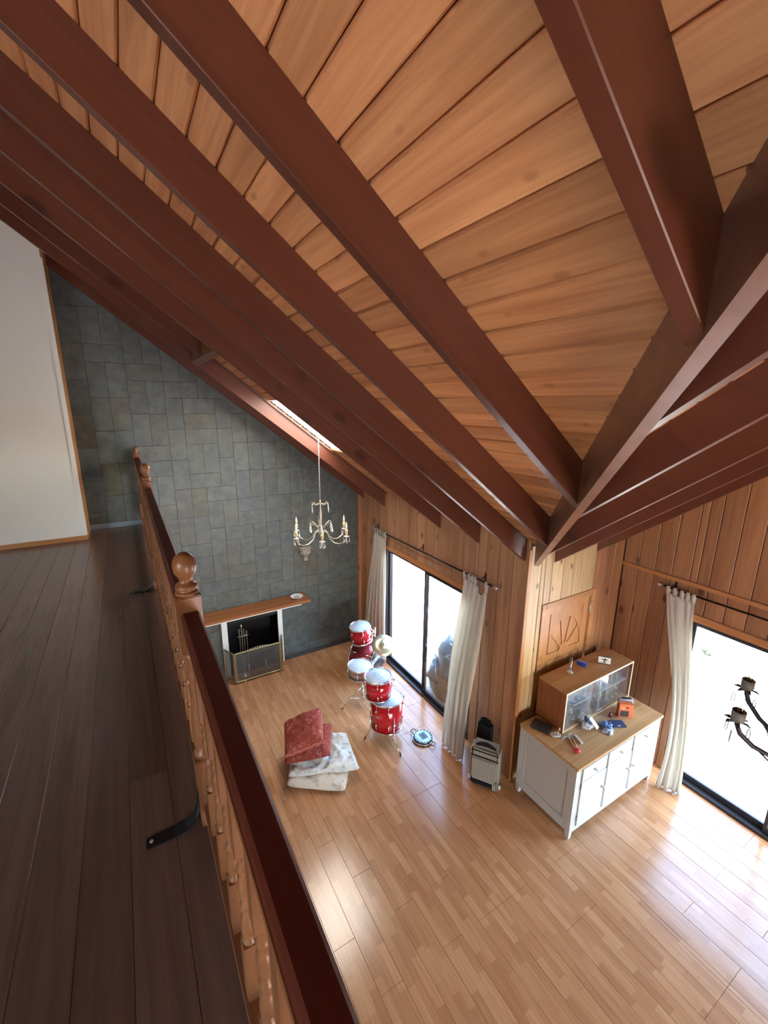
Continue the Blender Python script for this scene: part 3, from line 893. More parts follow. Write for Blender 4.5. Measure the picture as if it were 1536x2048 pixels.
ww = MB().box((XW-0.15, YS, 0), (XW, YB, WWZ0)).box((XW-0.15, YS, WWZ1), (XW, YB, zw(XW)+0.02)).box((XW-0.15, YS, WWZ0), (XW, WWY0, WWZ1)).box((XW-0.15, WWY1, WWZ0), (XW, YB, WWZ1))
for yy in (-2.4,): ww.box((XW-0.10, yy-0.03, WWZ0), (XW-0.05, yy+0.03, WWZ1))
struct(ww.build('wall_left', M['white_wall']))

# back wall: core with the hearth opening, slate tiles, hearth
HX0, HX1, HH = 1.06, 1.87, 0.89
YC = YB+0.014
o2 = [(XW, 0), (HX0, 0), (HX0, HH), (HX1, HH), (HX1, 0), (XA+0.15, 0), (XA+0.15, zp(XA+0.15)+0.01), (XRIDGE, zp(XRIDGE)+0.01), (XW, zw(XW)+0.01)]
cm = MB().loft([(p[0], YC, p[1]) for p in o2], [(p[0], YC+0.16, p[1]) for p in o2])
wall_back = struct(fixnormals(cm.build('wall_back', M['grey_base'])))
hb = MB()
hb.box((HX0, YC+0.45, 0), (HX1, YC+0.5, HH)); hb.box((HX0-0.05, YC, 0), (HX0, YC+0.5, HH)); hb.box((HX1, YC, 0), (HX1+0.05, YC+0.5, HH)); hb.box((HX0-0.05, YC, HH), (HX1+0.05, YC+0.5, HH+0.05)); hb.box((HX0, YC-0.01, -0.03), (HX1, YC+0.5, 0.002))
hb.build('hearth_lining', M['black_paint'], wall_back)

def clip(poly, a, b, c):
    """keep a*x+b*z<=c"""
    out = []
    for i in range(len(poly)):
        p, q = poly[i], poly[(i+1) % len(poly)]
        fp, fq = a*p[0]+b*p[1]-c, a*q[0]+b*q[1]-c
        if fp <= 0: out.append(p)
        if (fp < 0) != (fq < 0):
            t = fp/(fp-fq); out.append((p[0]+t*(q[0]-p[0]), p[1]+t*(q[1]-p[1])))
    return out
def tile(x0, x1, z0, z1):
    gp = 0.0006
    poly = [(x0+gp, z0+gp), (x1-gp, z0+gp), (x1-gp, z1-gp), (x0+gp, z1-gp)]
    poly = clip(poly, SL, 1, SL*XA+2.72+DEP-0.006)
    if len(poly) < 3: return
    ar = 0.5*abs(sum(poly[i][0]*poly[(i+1) % len(poly)][1]-poly[(i+1) % len(poly)][0]*poly[i][1] for i in range(len(poly))))
    if ar < 0.0008: return
    th = random.uniform(0.0, 0.004)
    tx, tz = random.uniform(-0.006, 0.006), random.uniform(-0.006, 0.006)
    cx, cz = (x0+x1)/2, (z0+z1)/2
    f0 = lambda p, ins: (cx+(p[0]-cx)*ins, YB-th+tx*(p[0]-cx)+tz*(p[1]-cz), cz+(p[1]-cz)*ins)
    n = len(poly)
    A = [(p[0], YC+0.002, p[1]) for p in poly]
    B = [(p[0], YB-th+tx*(p[0]-cx)+tz*(p[1]-cz)+0.003, p[1]) for p in poly]
    D = [f0(p, 0.986) for p in poly]
    fs = [(i, (i+1) % n, n+(i+1) % n, n+i) for i in range(n)]+[(n+i, n+(i+1) % n, 2*n+(i+1) % n, 2*n+i) for i in range(n)]+[tuple(range(2*n, 3*n))]
    fixnormals(MB().add(A+B+D, fs).build('tile', M['stone'], wall_back))
U = 0.2075
cols, rows = 20, 30
TX0 = XA-0.004-cols*U
used = set()
rt_ = random.Random(11)
def put(x0, x1, z0, z1):
    ox0, ox1, oh = HX0-0.045, HX1+0.035, HH+0.03
    if x1 <= ox0 or x0 >= ox1 or z0 >= oh: tile(x0, x1, z0, z1); return
    if x0 < ox0-0.01: tile(x0, ox0, z0, z1)
    if x1 > ox1+0.01: tile(ox1, x1, z0, z1)
    if z1 > oh+0.01: tile(max(x0, ox0), min(x1, ox1), oh, z1)
for r_ in range(rows):
    for c_ in range(cols):
        if (r_, c_) in used: continue
        x0, z0 = TX0+c_*U, r_*U
        if z0 > zp(x0): continue
        horiz_ok = c_+1 < cols and (r_, c_+1) not in used
        if rt_.random() < 0.5 and horiz_ok:
            used |= {(r_, c_), (r_, c_+1)}; put(x0, x0+2*U, z0, z0+U)
        elif True:
            used |= {(r_, c_), (r_+1, c_)}; put(x0, x0+U, z0, z0+2*U)
struct(MB().box((1.96, YB-0.02, 0), (XA-0.08, YB-0.007, 0.075)).build('baseboard_back', M['grey_base']))
struct(MB().box((-0.5, YB-0.022, ZL), (0.10, YB-0.007, ZL+0.062)).build('baseboard_loft', plain('blue_grey_paint', (0.20, 0.25, 0.30), 0.4)))

# loft: slab, boards, white wall
lf = MB().box((XW, YS, ZL-0.26), (0.115, YB, ZL-0.018))
loft = struct(lf.build('floor_loft', M['trim_y']))
x = 0.118
while x > -3.3:
    x0 = x-0.153 if x < 0.1 else 0.0
    y0 = -1.5
    for y1 in (random.choice((1.9, 2.6, 0.9, 3.4)), YB-0.024):
        g_, c_ = 0.0006, 0.0012
        pa = [(x0+g_, y0+g_), (x-g_, y0+g_), (x-g_, y1-g_), (x0+g_, y1-g_)]
        pc = [(x0+g_+c_, y0+g_), (x-g_-c_, y0+g_), (x-g_-c_, y1-g_), (x0+g_+c_, y1-g_)]
        MB().add([(p[0], p[1], ZL-0.018) for p in pa]+[(p[0], p[1], ZL-c_) for p in pa]+[(p[0], p[1], ZL) for p in pc],
                 [(0, 1, 5, 4), (1, 2, 6, 5), (2, 3, 7, 6), (3, 0, 4, 7), (4, 5, 9, 8), (5, 6, 10, 9), (6, 7, 11, 10), (7, 4, 8, 11), (8, 9, 10, 11)]).build('plank', M['loft_floor'], loft)
        y0 = y1
    x = x0
YWL = 6.15
o3 = [(XW, ZL), (-0.515, ZL), (-0.515, zp(-0.515)-0.005), (XRIDGE, zp(XRIDGE)-0.005), (XW, zw(XW)-0.005)]
wl = MB().loft([(p[0], YWL, p[1]) for p in o3], [(p[0], YB-0.006, p[1]) for p in o3])
struct(fixnormals(wl.build('wall_loft', M['white_wall'])))
struct(MB().box((-0.545, YWL-0.006, ZL+0.055), (-0.500, YWL+0.03, zr(-0.515)-0.02), 0.003).build('trim_7', M['white_paint']))
struct(MB().box((-0.514, YWL+0.031, ZL+0.0), (-0.497, YB-0.008, zp(-0.5)-0.02), 0.002).build('trim_8', M['trim_z']))
struct(MB().box((-3.3, YWL-0.016, ZL), (-0.500, YWL-0.0065, ZL+0.055), 0.002).build('baseboard_white', M['trim_x']))
# ================================================================== OBJECTS
# ---- balustrade on the loft edge
RX, RTOP = 0.130, 3.60
bal = thing('balustrade', 'turned wooden balustrade with a dark red handrail along the loft edge', 'railing', (RX, 1.56, ZL))
NEW = [-1.02, 1.56, 4.14, 6.555]
def newel(y, ball=True):
    h = 0.040
    b = MB().box((RX-h, y-h, ZL), (RX+h, y+h, ZL+0.30), 0.004)
    b.box((RX-h, y-h, RTOP-0.16), (RX+h, y+h, RTOP+0.055), 0.004)
    b.lathe([(0.036, 0.30), (0.037, 0.32), (0.024, 0.335), (0.033, 0.36), (0.036, 0.42), (0.030, 0.52), (0.025, 0.62), (0.034, 0.66), (0.024, 0.69), (0.036, 0.72), (0.036, RTOP-0.16-ZL)], (RX, y, ZL), 18)
    o = b.build('newel_post', M['rail_brown'], bal)
    if ball:
        z0 = RTOP+0.055
        f_ = MB().lathe([(0.038, 0), (0.039, 0.006), (0.036, 0.012), (0.030, 0.014), (0.036, 0.022), (0.037, 0.028), (0.034, 0.036), (0.024, 0.040), (0.021, 0.052), (0.026, 0.064), (0.035, 0.078),
                         (0.0385, 0.096), (0.0385, 0.106), (0.036, 0.122), (0.028, 0.137), (0.015, 0.147), (0.0001, 0.150)], (RX, y, z0), 24)
        f_.build('finial', M['rail_brown'], o)
    else:
        MB().lathe([(0.036, 0), (0.024, 0.012), (0.034, 0.03), (0.026, 0.05), (0.03, 0.075), (0.0001, 0.08)], (RX, y, RTOP+0.055), 16).build('finial', M['rail_brown'], o)
    return o
for i, y in enumerate(NEW): newel(y, i < 3)
for a_, b_ in zip(NEW[:-1], NEW[1:]):
    y0, y1 = a_+0.0405, b_-0.0405
    hr = MB()
    pf = [(-0.024, -0.055), (0.024, -0.055), (0.029, -0.044), (0.029, -0.008), (0.022, 0), (-0.022, 0), (-0.029, -0.008), (-0.029, -0.044)]
    hr.loft([(RX+p[0], y0, RTOP+p[1]) for p in pf], [(RX+p[0], y1, RTOP+p[1]) for p in pf])
    fixnormals(hr.build('handrail', M['rail_dark'], bal))
    sr = MB().box((RX-0.030, y0, RTOP-0.085), (RX+0.022, y1, RTOP-0.056), 0.004)
    sr.build('rail_fillet', M['rail_base'], bal)
    MB().box((RX-0.028, y0, ZL+0.060), (RX+0.028, y1, ZL+0.105), 0.004).build('bottom_rail', M['rail_base'], bal)
    n = round((b_-a_)/0.172)
    for k in range(1, n):
        y = a_+(b_-a_)*k/n
        h = 0.021
        z0, z1 = ZL+0.105, RTOP-0.085
        B = MB().box((RX-h, y-h, z0), (RX+h, y+h, ZL+0.29)).box((RX-h, y-h, ZL+0.575), (RX+h, y+h, z1))
        B.lathe([(0.0195, 0.29), (0.0205, 0.298), (0.012, 0.306), (0.019, 0.318), (0.0205, 0.34), (0.018, 0.375), (0.0125, 0.39), (0.0185, 0.40), (0.0185, 0.41), (0.012, 0.42), (0.0175, 0.445), (0.0195, 0.47),
                 (0.0185, 0.495), (0.012, 0.51), (0.0185, 0.52), (0.0185, 0.53), (0.012, 0.545), (0.0205, 0.56), (0.0195, 0.575)], (RX, y, ZL), 12, cap=False)
        B.build('baluster', M['rail_brown'], bal)
for y in (1.555, 4.135):
    b = MB()
    xs = [RX-0.043, RX-0.048, RX-0.062, RX-0.095, RX-0.14, RX-0.232]
    zs = [ZL+0.145, ZL+0.085, ZL+0.040, ZL+0.016, ZL+0.007, ZL+0.005]
    wd = [0.016, 0.020, 0.024, 0.026, 0.026, 0.024]
    lo = [(x_, y-w_, z_) for x_, z_, w_ in zip(xs, zs, wd)]; hi = [(x_, y+w_, z_) for x_, z_, w_ in zip(xs, zs, wd)]
    n = len(xs); t = 0.007
    vs = lo+hi+[(p[0]+t*0.8, p[1], p[2]+t*-0.6) for p in lo]+[(p[0]+t*0.8, p[1], p[2]-t*0.6) for p in hi]
    fs = []
    for i in range(n-1):
        fs += [(i, i+1, n+i+1, n+i), (2*n+i, 3*n+i, 3*n+i+1, 2*n+i+1), (i, 2*n+i, 2*n+i+1, i+1), (n+i, n+i+1, 3*n+i+1, 3*n+i)]
    fs += [(0, n, 3*n, 2*n), (n-1, 3*n-1, 4*n-1, 2*n-1)]
    b.add([(v[0], v[1], max(v[2], ZL+0.0005)) for v in vs], fs)
    o = fixnormals(b.build('floor_bracket', M['black_metal'], bal))
    MB().lathe([(0.007, 0), (0.007, 0.003), (0.001, 0.004)], (RX-0.215, y, ZL+0.0055), 10).build('screw', M['steel'], o)

# ---- fireplace surround, mantel, plate, corbel, screen, tools
fp = thing('fireplace_surround', 'white painted fireplace surround with an oak mantel shelf on the slate wall', 'fireplace', (1.46, 6.6, 0))
MB().box((0.975, YB-0.035, 0), (1.062, YB-0.008, 1.075), 0.002).build('leg', M['white_paint'], fp)
MB().box((1.868, YB-0.035, 0), (1.945, YB-0.008, 1.075), 0.002).build('leg', M['white_paint'], fp)
MB().box((0.50, YB-0.26, 1.078), (2.215, YB-0.008, 1.132), 0.003).build('lintel', M['white_paint'], fp)
MB().box((1.0625, YB-0.012, 0.90), (1.8675, YB+0.01, 1.077)).build('smoke_plate', M['black_paint'], fp)
MB().box((0.44, YB-0.34, 1.1325), (2.345, YB-0.008, 1.178), 0.004).build('mantel_shelf', wood('oak_mantel', 'x', (0.19, 0.065, 0.022), (0.34, 0.135, 0.048), 0.4, vary=0), fp)
pt = thing('plate', 'small white china plate with a dark pattern lying on the mantel shelf', 'plate', (2.17, 6.47, 1.178))
MB().lathe([(0.055, 0.0), (0.06, 0.004), (0.10, 0.022), (0.102, 0.025), (0.098, 0.026), (0.062, 0.010), (0.0001, 0.008)], (2.17, 6.47, 1.1785), 28).build('dish', M['china'], pt)
for k in range(5):
    a_ = k*1.26
    MB().lathe([(0.013, 0), (0.012, 0.0015), (0.0001, 0.0018)], (2.17+0.028*math.cos(a_), 6.47+0.028*math.sin(a_), 1.187), 10).build('motif', M['dark_print'], pt)
cb = thing('wall_corbel', 'small carved grey stone corbel bracket fixed to the slate wall below the crystal chandelier', 'corbel', (2.40, YB, 1.85))
def half(prof, seg=14):
    b = MB(); vs = []; fs = []
    for r, h in prof:
        for k in range(seg+1):
            t = math.pi+math.pi*k/seg
            vs.append((2.40+r*math.cos(t), YB-0.008+r*0.85*math.sin(t), h))
    for i in range(len(prof)-1):
        for k in range(seg): fs.append((i*(seg+1)+k, i*(seg+1)+k+1, (i+1)*(seg+1)+k+1, (i+1)*(seg+1)+k))
    n = len(prof)
    fs.append(tuple(range(seg+1))[::-1]); fs.append(tuple((n-1)*(seg+1)+k for k in range(seg+1)))
    fs.append(tuple([i*(seg+1) for i in range(n)]+[i*(seg+1)+seg for i in reversed(range(n))]))
    return b.add(vs, fs)
fixnormals(half([(0.03, 1.74), (0.038, 1.75), (0.035, 1.80), (0.05, 1.82), (0.055, 1.83), (0.088, 1.90), (0.092, 1.93)]).build('bowl', M['stone_grey'], cb))
fixnormals(half([(0.098, 1.931), (0.105, 1.938), (0.105, 1.95), (0.095, 1.955), (0.108, 1.965), (0.11, 1.985)]).build('cap', M['stone_grey'], cb))
for k in range(7):
    t = math.pi+math.pi*(k+0.5)/7
    MB().ball((2.40+0.082*math.cos(t), YB-0.008+0.07*math.sin(t), 1.885), 0.017, 8, (1, 1, 1.7)).build('carved_leaf', M['stone_grey'], cb)

fs_ = thing('fire_screen', 'folding brass fire screen with gauze panels standing before the black hearth', 'fire screen', (1.45, 6.33, 0))
def panel(p0, p1, h, beads=True):
    p0, p1 = Vector((*p0, 0)), Vector((*p1, 0)); d = (p1-p0)
    fr = MB(); r = 0.012
    c4 = [p0+Vector((0, 0, 0.035)), p1+Vector((0, 0, 0.035)), p1+Vector((0, 0, h)), p0+Vector((0, 0, h))]
    for i in range(4):
        a_, b_ = c4[i], c4[(i+1) % 4]
        n = max(2, int((b_-a_).length/0.022))
        fr.tube([a_.lerp(b_, k/(2*n)) for k in range(2*n+1)], r, 8, radii=[r*(1.0 if k % 2 else 0.74) for k in range(2*n+1)])
    for p in (p0.lerp(p1, 0.18), p0.lerp(p1, 0.82)): fr.ball(p+Vector((0, 0, 0.018)), 0.018, 8)
    o = fr.build('screen_frame', M['brass'], fs_)
    q = d.normalized().cross(Vector((0, 0, 1)))*0.0015
    g_ = MB().loft([c4[0]-q, c4[1]-q, c4[2]-q, c4[3]-q], [c4[0]+q, c4[1]+q, c4[2]+q, c4[3]+q])
    g_.build('gauze', M['gauze'], o)
    return o, c4
o, c4 = panel((1.095, 6.33), (1.80, 6.33), 0.53)
cr = MB()
for k in range(9):
    u = 0.28+0.44*k/8
    cr.ball(c4[3].lerp(c4[2], u)+Vector((0, -0.004, 0.010+0.018*math.sin(math.pi*k/8))), 0.013, 8)
cr.build('crest', M['brass_pale'], o)
for u in (0.28, 0.66):
    p = c4[0].lerp(c4[1], u)
    MB().tube([(p.x, 6.325, 0.20), (p.x, 6.312, 0.205), (p.x, 6.310, 0.25), (p.x, 6.312, 0.295), (p.x, 6.325, 0.30)], 0.004, 6).build('handle', M['brass_pale'], o)
panel((1.075, 6.335), (0.985, 6.545), 0.53); panel((1.82, 6.335), (1.905, 6.545), 0.53)
ft = thing('fire_tools', 'thin brass fire tools on a stand inside the black hearth', 'fire tools', (1.26, 6.55, 0))
MB().lathe([(0.075, 0.003), (0.07, 0.012), (0.012, 0.02), (0.008, 0.03), (0.007, 0.86), (0.014, 0.88), (0.0001, 0.91)], (1.26, 6.52, 0), 14).build('stand', M['brass_pale'], ft)
for dx, l in ((-0.035, 0.80), (0.035, 0.78), (0.075, 0.74)):
    MB().tube([(1.26+dx, 6.52, 0.10), (1.26+dx, 6.52, l-0.06), (1.26+dx-0.01, 6.52, l), (1.26+dx, 6.52, l+0.04), (1.26+dx+0.012, 6.52, l)], 0.006, 6).build('poker', M['brass_pale'], ft)
MB().tube([(1.19, 6.52, 0.70), (1.36, 6.52, 0.70)], 0.006, 6).build('cross_bar', M['brass_pale'], ft)

# ---- curtains, rods
def rod(name, label, x, y0, y1, z, brs, wallx):
    t = thing(name, label, 'curtain rod', (x, (y0+y1)/2, z))
    MB().tube([(x, y0, z), (x, y1, z)], 0.011, 10).build('rod', M['black_metal'], t)
    for y, s in ((y0, -1), (y1, 1)):
        MB().lathe([(0.016, 0), (0.016, 0.012), (0.009, 0.018), (0.020, 0.03), (0.024, 0.045), (0.018, 0.06), (0.0001, 0.068)], (x, y, z), 12, axis=(0, s, 0)).build('finial', M['steel'], t)
    for y in brs:
        b = MB().tube([(wallx-0.001, y, z+0.05), (wallx-0.012, y, z+0.045), (x, y, z+0.013)], 0.006, 6)
        b.box((wallx-0.006, y-0.012, z-0.02), (wallx-0.0005, y+0.012, z+0.085), 0.002)
        b.build('bracket', M['black_metal'], t)
    return t
rod('curtain_rod', 'thin dark curtain rod above the sliding window behind the drum kit', 3.38, 3.28, 6.06, 2.315, (3.48, 4.72, 5.98), XA)
rod('curtain_rod', 'dark curtain rod above the bright window beside the white cabinet', 5.09, -0.35, 2.345, 2.315, (2.25, 0.98, -0.2), XR)
def curtain(name, label, top, bot, ztop, folds, amp, tabs, ph=0.0, sag=None, mid=None, group=None, xr=None, midx=0.0):
    """top/bot: (x,y) of both edges; cloth hangs in folds between them"""
    nu, nv = 90, 44
    (tx0, ty0), (tx1, ty1) = top; (bx0, by0), (bx1, by1) = bot
    vs = []; fs = []
    zb = 0.012
    for j in range(nv+1):
        v = j/nv
        e = v*v*(3-2*v)*0.6+v*0.4
        for i in range(nu+1):
            u = i/nu
            x = (tx0+(tx1-tx0)*u)*(1-e)+(bx0+(bx1-bx0)*u)*e
            y = (ty0+(ty1-ty0)*u)*(1-e)+(by0+(by1-by0)*u)*e
            if mid:
                k_ = math.sin(math.pi*v)**1.2
                y += (mid[0]*(1-u)+mid[1]*u)*k_; x += midx*(1-u)*k_
            A = amp*(0.35+0.65*min(1, v*2.2))*(0.75+0.5*nz((u*3, v*1.5+ph, 3.1)))
            wob = 0.55*nz((u*2.2, v*1.8, ph+9))
            x += A*math.sin(2*math.pi*(folds*u+wob)+ph)
            y += 0.35*A*math.cos(2*math.pi*(folds*u*2+wob)+ph)
            zt = ztop-(sag(u) if sag else 0.0)
            z = zt*(1-v)+zb*v+0.006*math.sin(2*math.pi*folds*u+1)*v
            vs.append((x, y, z))
    for j in range(nv):
        for i in range(nu):
            a_ = j*(nu+1)+i
            fs.append((a_, a_+1, a_+nu+2, a_+nu+1))
    t = thing(name, label, 'curtain', ((tx0+tx1)/2, (ty0+ty1)/2, 0), group)
    b = MB().add(vs, fs, True)
    o = b.build('cloth', M['curtain'], t)
    md = o.modifiers.new('thickness', 'SOLIDIFY'); md.thickness = 0.003
    for u in tabs:
        i = round(u*nu); p = vs[i]
        xx = xr
        w_ = 0.019
        zt = 2.315+0.0125
        prof = [(p[0]-0.003, p[2]-0.03), (xx-0.014, 2.315), (xx-0.008, zt), (xx+0.008, zt), (xx+0.014, 2.315), (p[0]+0.003, p[2]-0.03)]
        yy = ty0+(ty1-ty0)*u
        yb = p[1]
        vv = []
        for k, (a_, c_) in enumerate(prof):
            yk = yb if k in (0, 5) else yy
            vv += [(a_, yk-w_, c_), (a_, yk+w_, c_)]
        ff = [(2*k, 2*k+1, 2*k+3, 2*k+2) for k in range(5)]
        ob = MB().add(vv, ff, True).build('tab', M['curtain'], t)
        md = ob.modifiers.new('thickness', 'SOLIDIFY'); md.thickness = 0.003
    return t
curtain('curtain', 'cream tab-top curtain hanging behind the red drum kit', ((3.38, 6.03), (3.38, 5.62)), ((3.38, 6.40), (3.405, 5.66)), 2.24, 5.0, 0.030, (0.04, 0.22, 0.4, 0.6, 0.78, 0.96), ph=0.4, xr=3.38)
curtain('curtain', 'long cream tab-top curtain slipping off its rod beside the striped suitcase', ((3.38, 3.78), (3.38, 3.375)), ((3.11, 3.74), (3.13, 3.33)), 2.25, 4.6, 0.034, (0.04, 0.26, 0.40, 0.52, 0.975), ph=2.0,
        sag=lambda u: 0.11*math.exp(-((u-0.78)/0.13)**2), mid=(0.02, 0.03), xr=3.38)
curtain('curtain', 'cream tab-top curtain between the white cabinet and the bright window', ((5.09, 2.30), (5.09, 2.01)), ((4.86, 1.96), (4.97, 1.75)), 2.25, 3.6, 0.030, (0.05, 0.3, 0.55, 0.75, 0.95), ph=1.1, mid=(-0.15, -0.03), midx=-0.06, xr=5.09)

# ---- drum kit
def ring(b, c, r, ax, rr, seg=36):
    ax = Vector(ax).normalized(); a_ = ax.orthogonal().normalized(); d_ = ax.cross(a_); c = Vector(c)
    pts = [c+(a_*math.cos(2*math.pi*k/seg)+d_*math.sin(2*math.pi*k/seg))*r for k in range(seg+1)]
    return b.tube(pts, rr, 6, caps=False)
def drum(t, c, ax, r, h, shell, head='drumhead', lugs=6, lug_mat='chrome', phase=0.3, name='shell', lug_len=0.05):
    """c is the middle of the lower/rear head"""
    ax = Vector(ax).normalized(); c = Vector(c)
    s = MB().lathe([(r-0.006, 0.012), (r, 0.012), (r, h-0.012), (r-0.006, h-0.012)], c, 40, axis=ax, cap=True).build(name, M[shell], t)
    for q, hd in ((0.0, 'drumhead'), (1.0, head)):
        p = c+ax*(h*q)
        sg = 1 if q else -1
        hp = MB().lathe([(r+0.002, -0.012), (r+0.008, -0.011), (r+0.009, 0.010), (r+0.006, 0.014), (r+0.001, 0.012), (r-0.001, 0.004)], p-ax*sg*0.002, 40, axis=ax*sg, cap=False)
        hp.build('hoop', M['chrome'], t)
        MB().lathe([(r+0.001, 0.0), (r-0.004, 0.006), (0.0001, 0.007)], p-ax*sg*0.002, 40, axis=ax*sg).build('drumhead', M[hd], t)
    a_ = ax.orthogonal().normalized(); d_ = ax.cross(a_)
    for k in range(lugs):
        an = 2*math.pi*k/lugs+phase
        o_ = (a_*math.cos(an)+d_*math.sin(an))
        for q in ((0.24, 0.76) if h > 0.2 else (0.5,)):
            p = c+ax*(h*q)+o_*(r+0.004)
            l = MB().tube([p-ax*lug_len*0.5, p-ax*lug_len*0.3+o_*0.008, p+ax*lug_len*0.3+o_*0.008, p+ax*lug_len*0.5], 0.008, 6, radii=[0.005, 0.009, 0.009, 0.005])
            e_ = 0.995 if q >= 0.5 else 0.005
            l.tube([p+o_*0.006, c+ax*(h*e_)+o_*(r+0.008)], 0.003, 5)
            if q == 0.5: l.tube([p+o_*0.006, c+ax*(h*0.005)+o_*(r+0.008)], 0.003, 5)
            l.build('lug', M[lug_mat], t)
    return s
BA = Vector((0.55, -0.83, 0)).normalized()
bc = Vector((2.905, 5.76, 0.285))
bd = thing('bass_drum', 'dark red bass drum lying on its side with a black branded front head', 'drum', (3.0, 5.6, 0))
M['bass_shell'] = plain('dark_red_bass_wrap', (0.24, 0.02, 0.03), 0.22, 0.1, spec=0.7)
M['black_head'] = plain('black_drumhead', (0.02, 0.02, 0.024), 0.3)
drum(bd, bc, BA, 0.262, 0.40, 'bass_shell', 'black_head', lugs=8, phase=0.2)
fc = bc+BA*0.409
sx = Vector((0.83, 0.55, 0)).normalized()
lg = MB()
for (u0, u1, v0, v1) in ((-0.23, 0.17, 0.015, 0.085),):
    q = [fc+sx*u0+Vector((0, 0, v0)), fc+sx*u1+Vector((0, 0, v0+0.03)), fc+sx*u1+Vector((0, 0, v1+0.03)), fc+sx*u0+Vector((0, 0, v1))]
    lg.loft([p+BA*0.0 for p in q], [p+BA*0.0015 for p in q])
lband = fixnormals(lg.build('logo_band', plain('pale_logo_band', (0.72, 0.80, 0.88), 0.4), bd))
SEG = {'D': ((0,0,0,2),(0,2,1,1.6),(1,1.6,1,0.4),(1,0.4,0,0)), 'E': ((0,0,0,2),(0,2,1,2),(0,1,0.8,1),(0,0,1,0)), 'S': ((1,2,0,2),(0,2,0,1),(0,1,1,1),(1,1,1,0),(1,0,0,0)),
       'A': ((0,0,0.5,2),(0.5,2,1,0),(0.2,0.8,0.8,0.8)), 'X': ((0,0,1,2),(0,2,1,0)), 'O': ((0,0,0,2),(0,2,1,2),(1,2,1,0),(1,0,0,0))}
lt = MB(); u = -0.20
for ch in 'OESAX':
    for x0, z0, x1, z1 in SEG[ch]:
        f_ = lambda a_, z_: fc+BA*0.003+sx*(u+a_*0.042)+Vector((0, 0, 0.030+z_*0.022+(u+a_*0.042+0.23)*0.075))
        lt.tube([f_(x0, z0), f_(x1, z1)], 0.005, 5)
    u += 0.066
lt.build('lettering', plain('blue_lettering', (0.03, 0.07, 0.2), 0.5), bd)
for s in (-1, 1):
    p = bc+BA*0.33+sx*s*0.24+Vector((0, 0, -0.10))
    MB().tube([p+sx*s*0.018, p+sx*s*0.035+Vector((0, 0, -0.04)), (p+sx*s*0.10+BA*0.02).to_2d().to_3d()+Vector((0, 0, 0.006))], 0.007, 6).build('spur', M['chrome'], bd)
# tom mount stays with the bass drum
tm = bc+BA*0.22+Vector((0.03, -0.03, 0.262))
MB().tube([tm, tm+Vector((0, 0, 0.14)), tm+Vector((0.05, 0.0, 0.19))], 0.012, 8).build('tom_mount', M['chrome'], bd)
t1 = thing('tom_drum', 'small bright red tom drum mounted over the bass drum beside the curtain', 'drum', (2.90, 5.62, 0.6))
drum(t1, (2.925, 5.60, 0.615), (-0.12, 0.02, 1), 0.168, 0.25, 'red_shell', lugs=6, phase=0.55)
hl = MB()
for dz in (0.0, 0.09):
    hl.tube([(3.085, 5.585, 0.66+dz), (3.13, 5.56, 0.66+dz), (3.145, 5.55, 0.645+dz)], 0.012, 8)
hl.tube([(3.14, 5.555, 0.60), (3.14, 5.555, 0.80)], 0.011, 8)
hl.box((3.085, 5.55, 0.63), (3.10, 5.61, 0.78), 0.003)
hl.build('mount_bracket', M['chrome'], t1)

def tripod(t, c, z0, feet, zhub=0.30, mat='chrome'):
    c = Vector((c[0], c[1], 0))
    for (fx, fy) in feet:
        a_ = c+Vector((0, 0, z0)); m_ = Vector((fx, fy, 0.012))
        leg = MB().tube([a_, a_.lerp(m_, 0.5)+Vector((0, 0, 0.012)), m_], 0.006, 6)
        leg.tube([c+Vector((0, 0, max(0.03, z0-0.20))), a_.lerp(m_, 0.55)+Vector((0, 0, 0.012))], 0.004, 6)
        o_ = leg.build('leg', M[mat], t)
        d_ = (m_-a_).normalized()
        MB().tube([m_-d_*0.04, m_], 0.010, 8, radii=[0.006, 0.011]).build('rubber_foot', M['rubber'], o_)
sn = thing('snare_drum', 'silver snare drum with a pale blue-white head in front of the bass drum', 'drum', (2.57, 4.98, 0.47))
drum(sn, (2.57, 4.98, 0.475), (0.02, -0.02, 1), 0.180, 0.14, 'steel', lugs=6, phase=0.1, lug_len=0.07)
ss = thing('snare_stand', 'folding chrome tripod stand holding the silver snare drum', 'stand', (2.60, 4.98, 0))
MB().tube([(2.60, 4.98, 0.10), (2.60, 4.98, 0.44)], 0.013, 10).build('post', M['chrome'], ss)
bk = MB()
for k in range(3):
    a_ = 2.1*k+0.4
    ex, ey = 2.57+0.16*math.cos(a_), 4.98+0.16*math.sin(a_)
    bk.tube([(2.60, 4.98, 0.43), (ex, ey, 0.445), (ex+0.012*math.cos(a_), ey+0.012*math.sin(a_), 0.458)], 0.006, 6)
bk.build('basket', M['chrome'], ss)
tripod(ss, (2.60, 4.98), 0.26, ((2.26, 4.965), (2.83, 4.70), (2.80, 5.25)))
fl = thing('floor_tom', 'large red floor tom standing on three bent chrome legs', 'drum', (2.575, 4.235, 0))
drum(fl, (2.575, 4.235, 0.165), (0, 0, 1), 0.205, 0.41, 'red_shell', lugs=8, phase=0.35)
tow = (Vector((0, 0, 0))-Vector((2.575, 4.235, 0))).normalized()
tl_ = Vector((tow.y, -tow.x, 0))
dirb = (tow*0.86-tl_*-0.42).normalized() if False else (tow*0.85+Vector((-0.5, 0.3, 0))).normalized()
pb = Vector((2.575, 4.235, 0.40))+dirb*0.2065
sd_ = Vector((-dirb.y, dirb.x, 0))
bq = [pb+sd_*a_+Vector((0, 0, c_)) for a_, c_ in ((-0.032, -0.012), (0.032, -0.012), (0.032, 0.012), (-0.032, 0.012))]
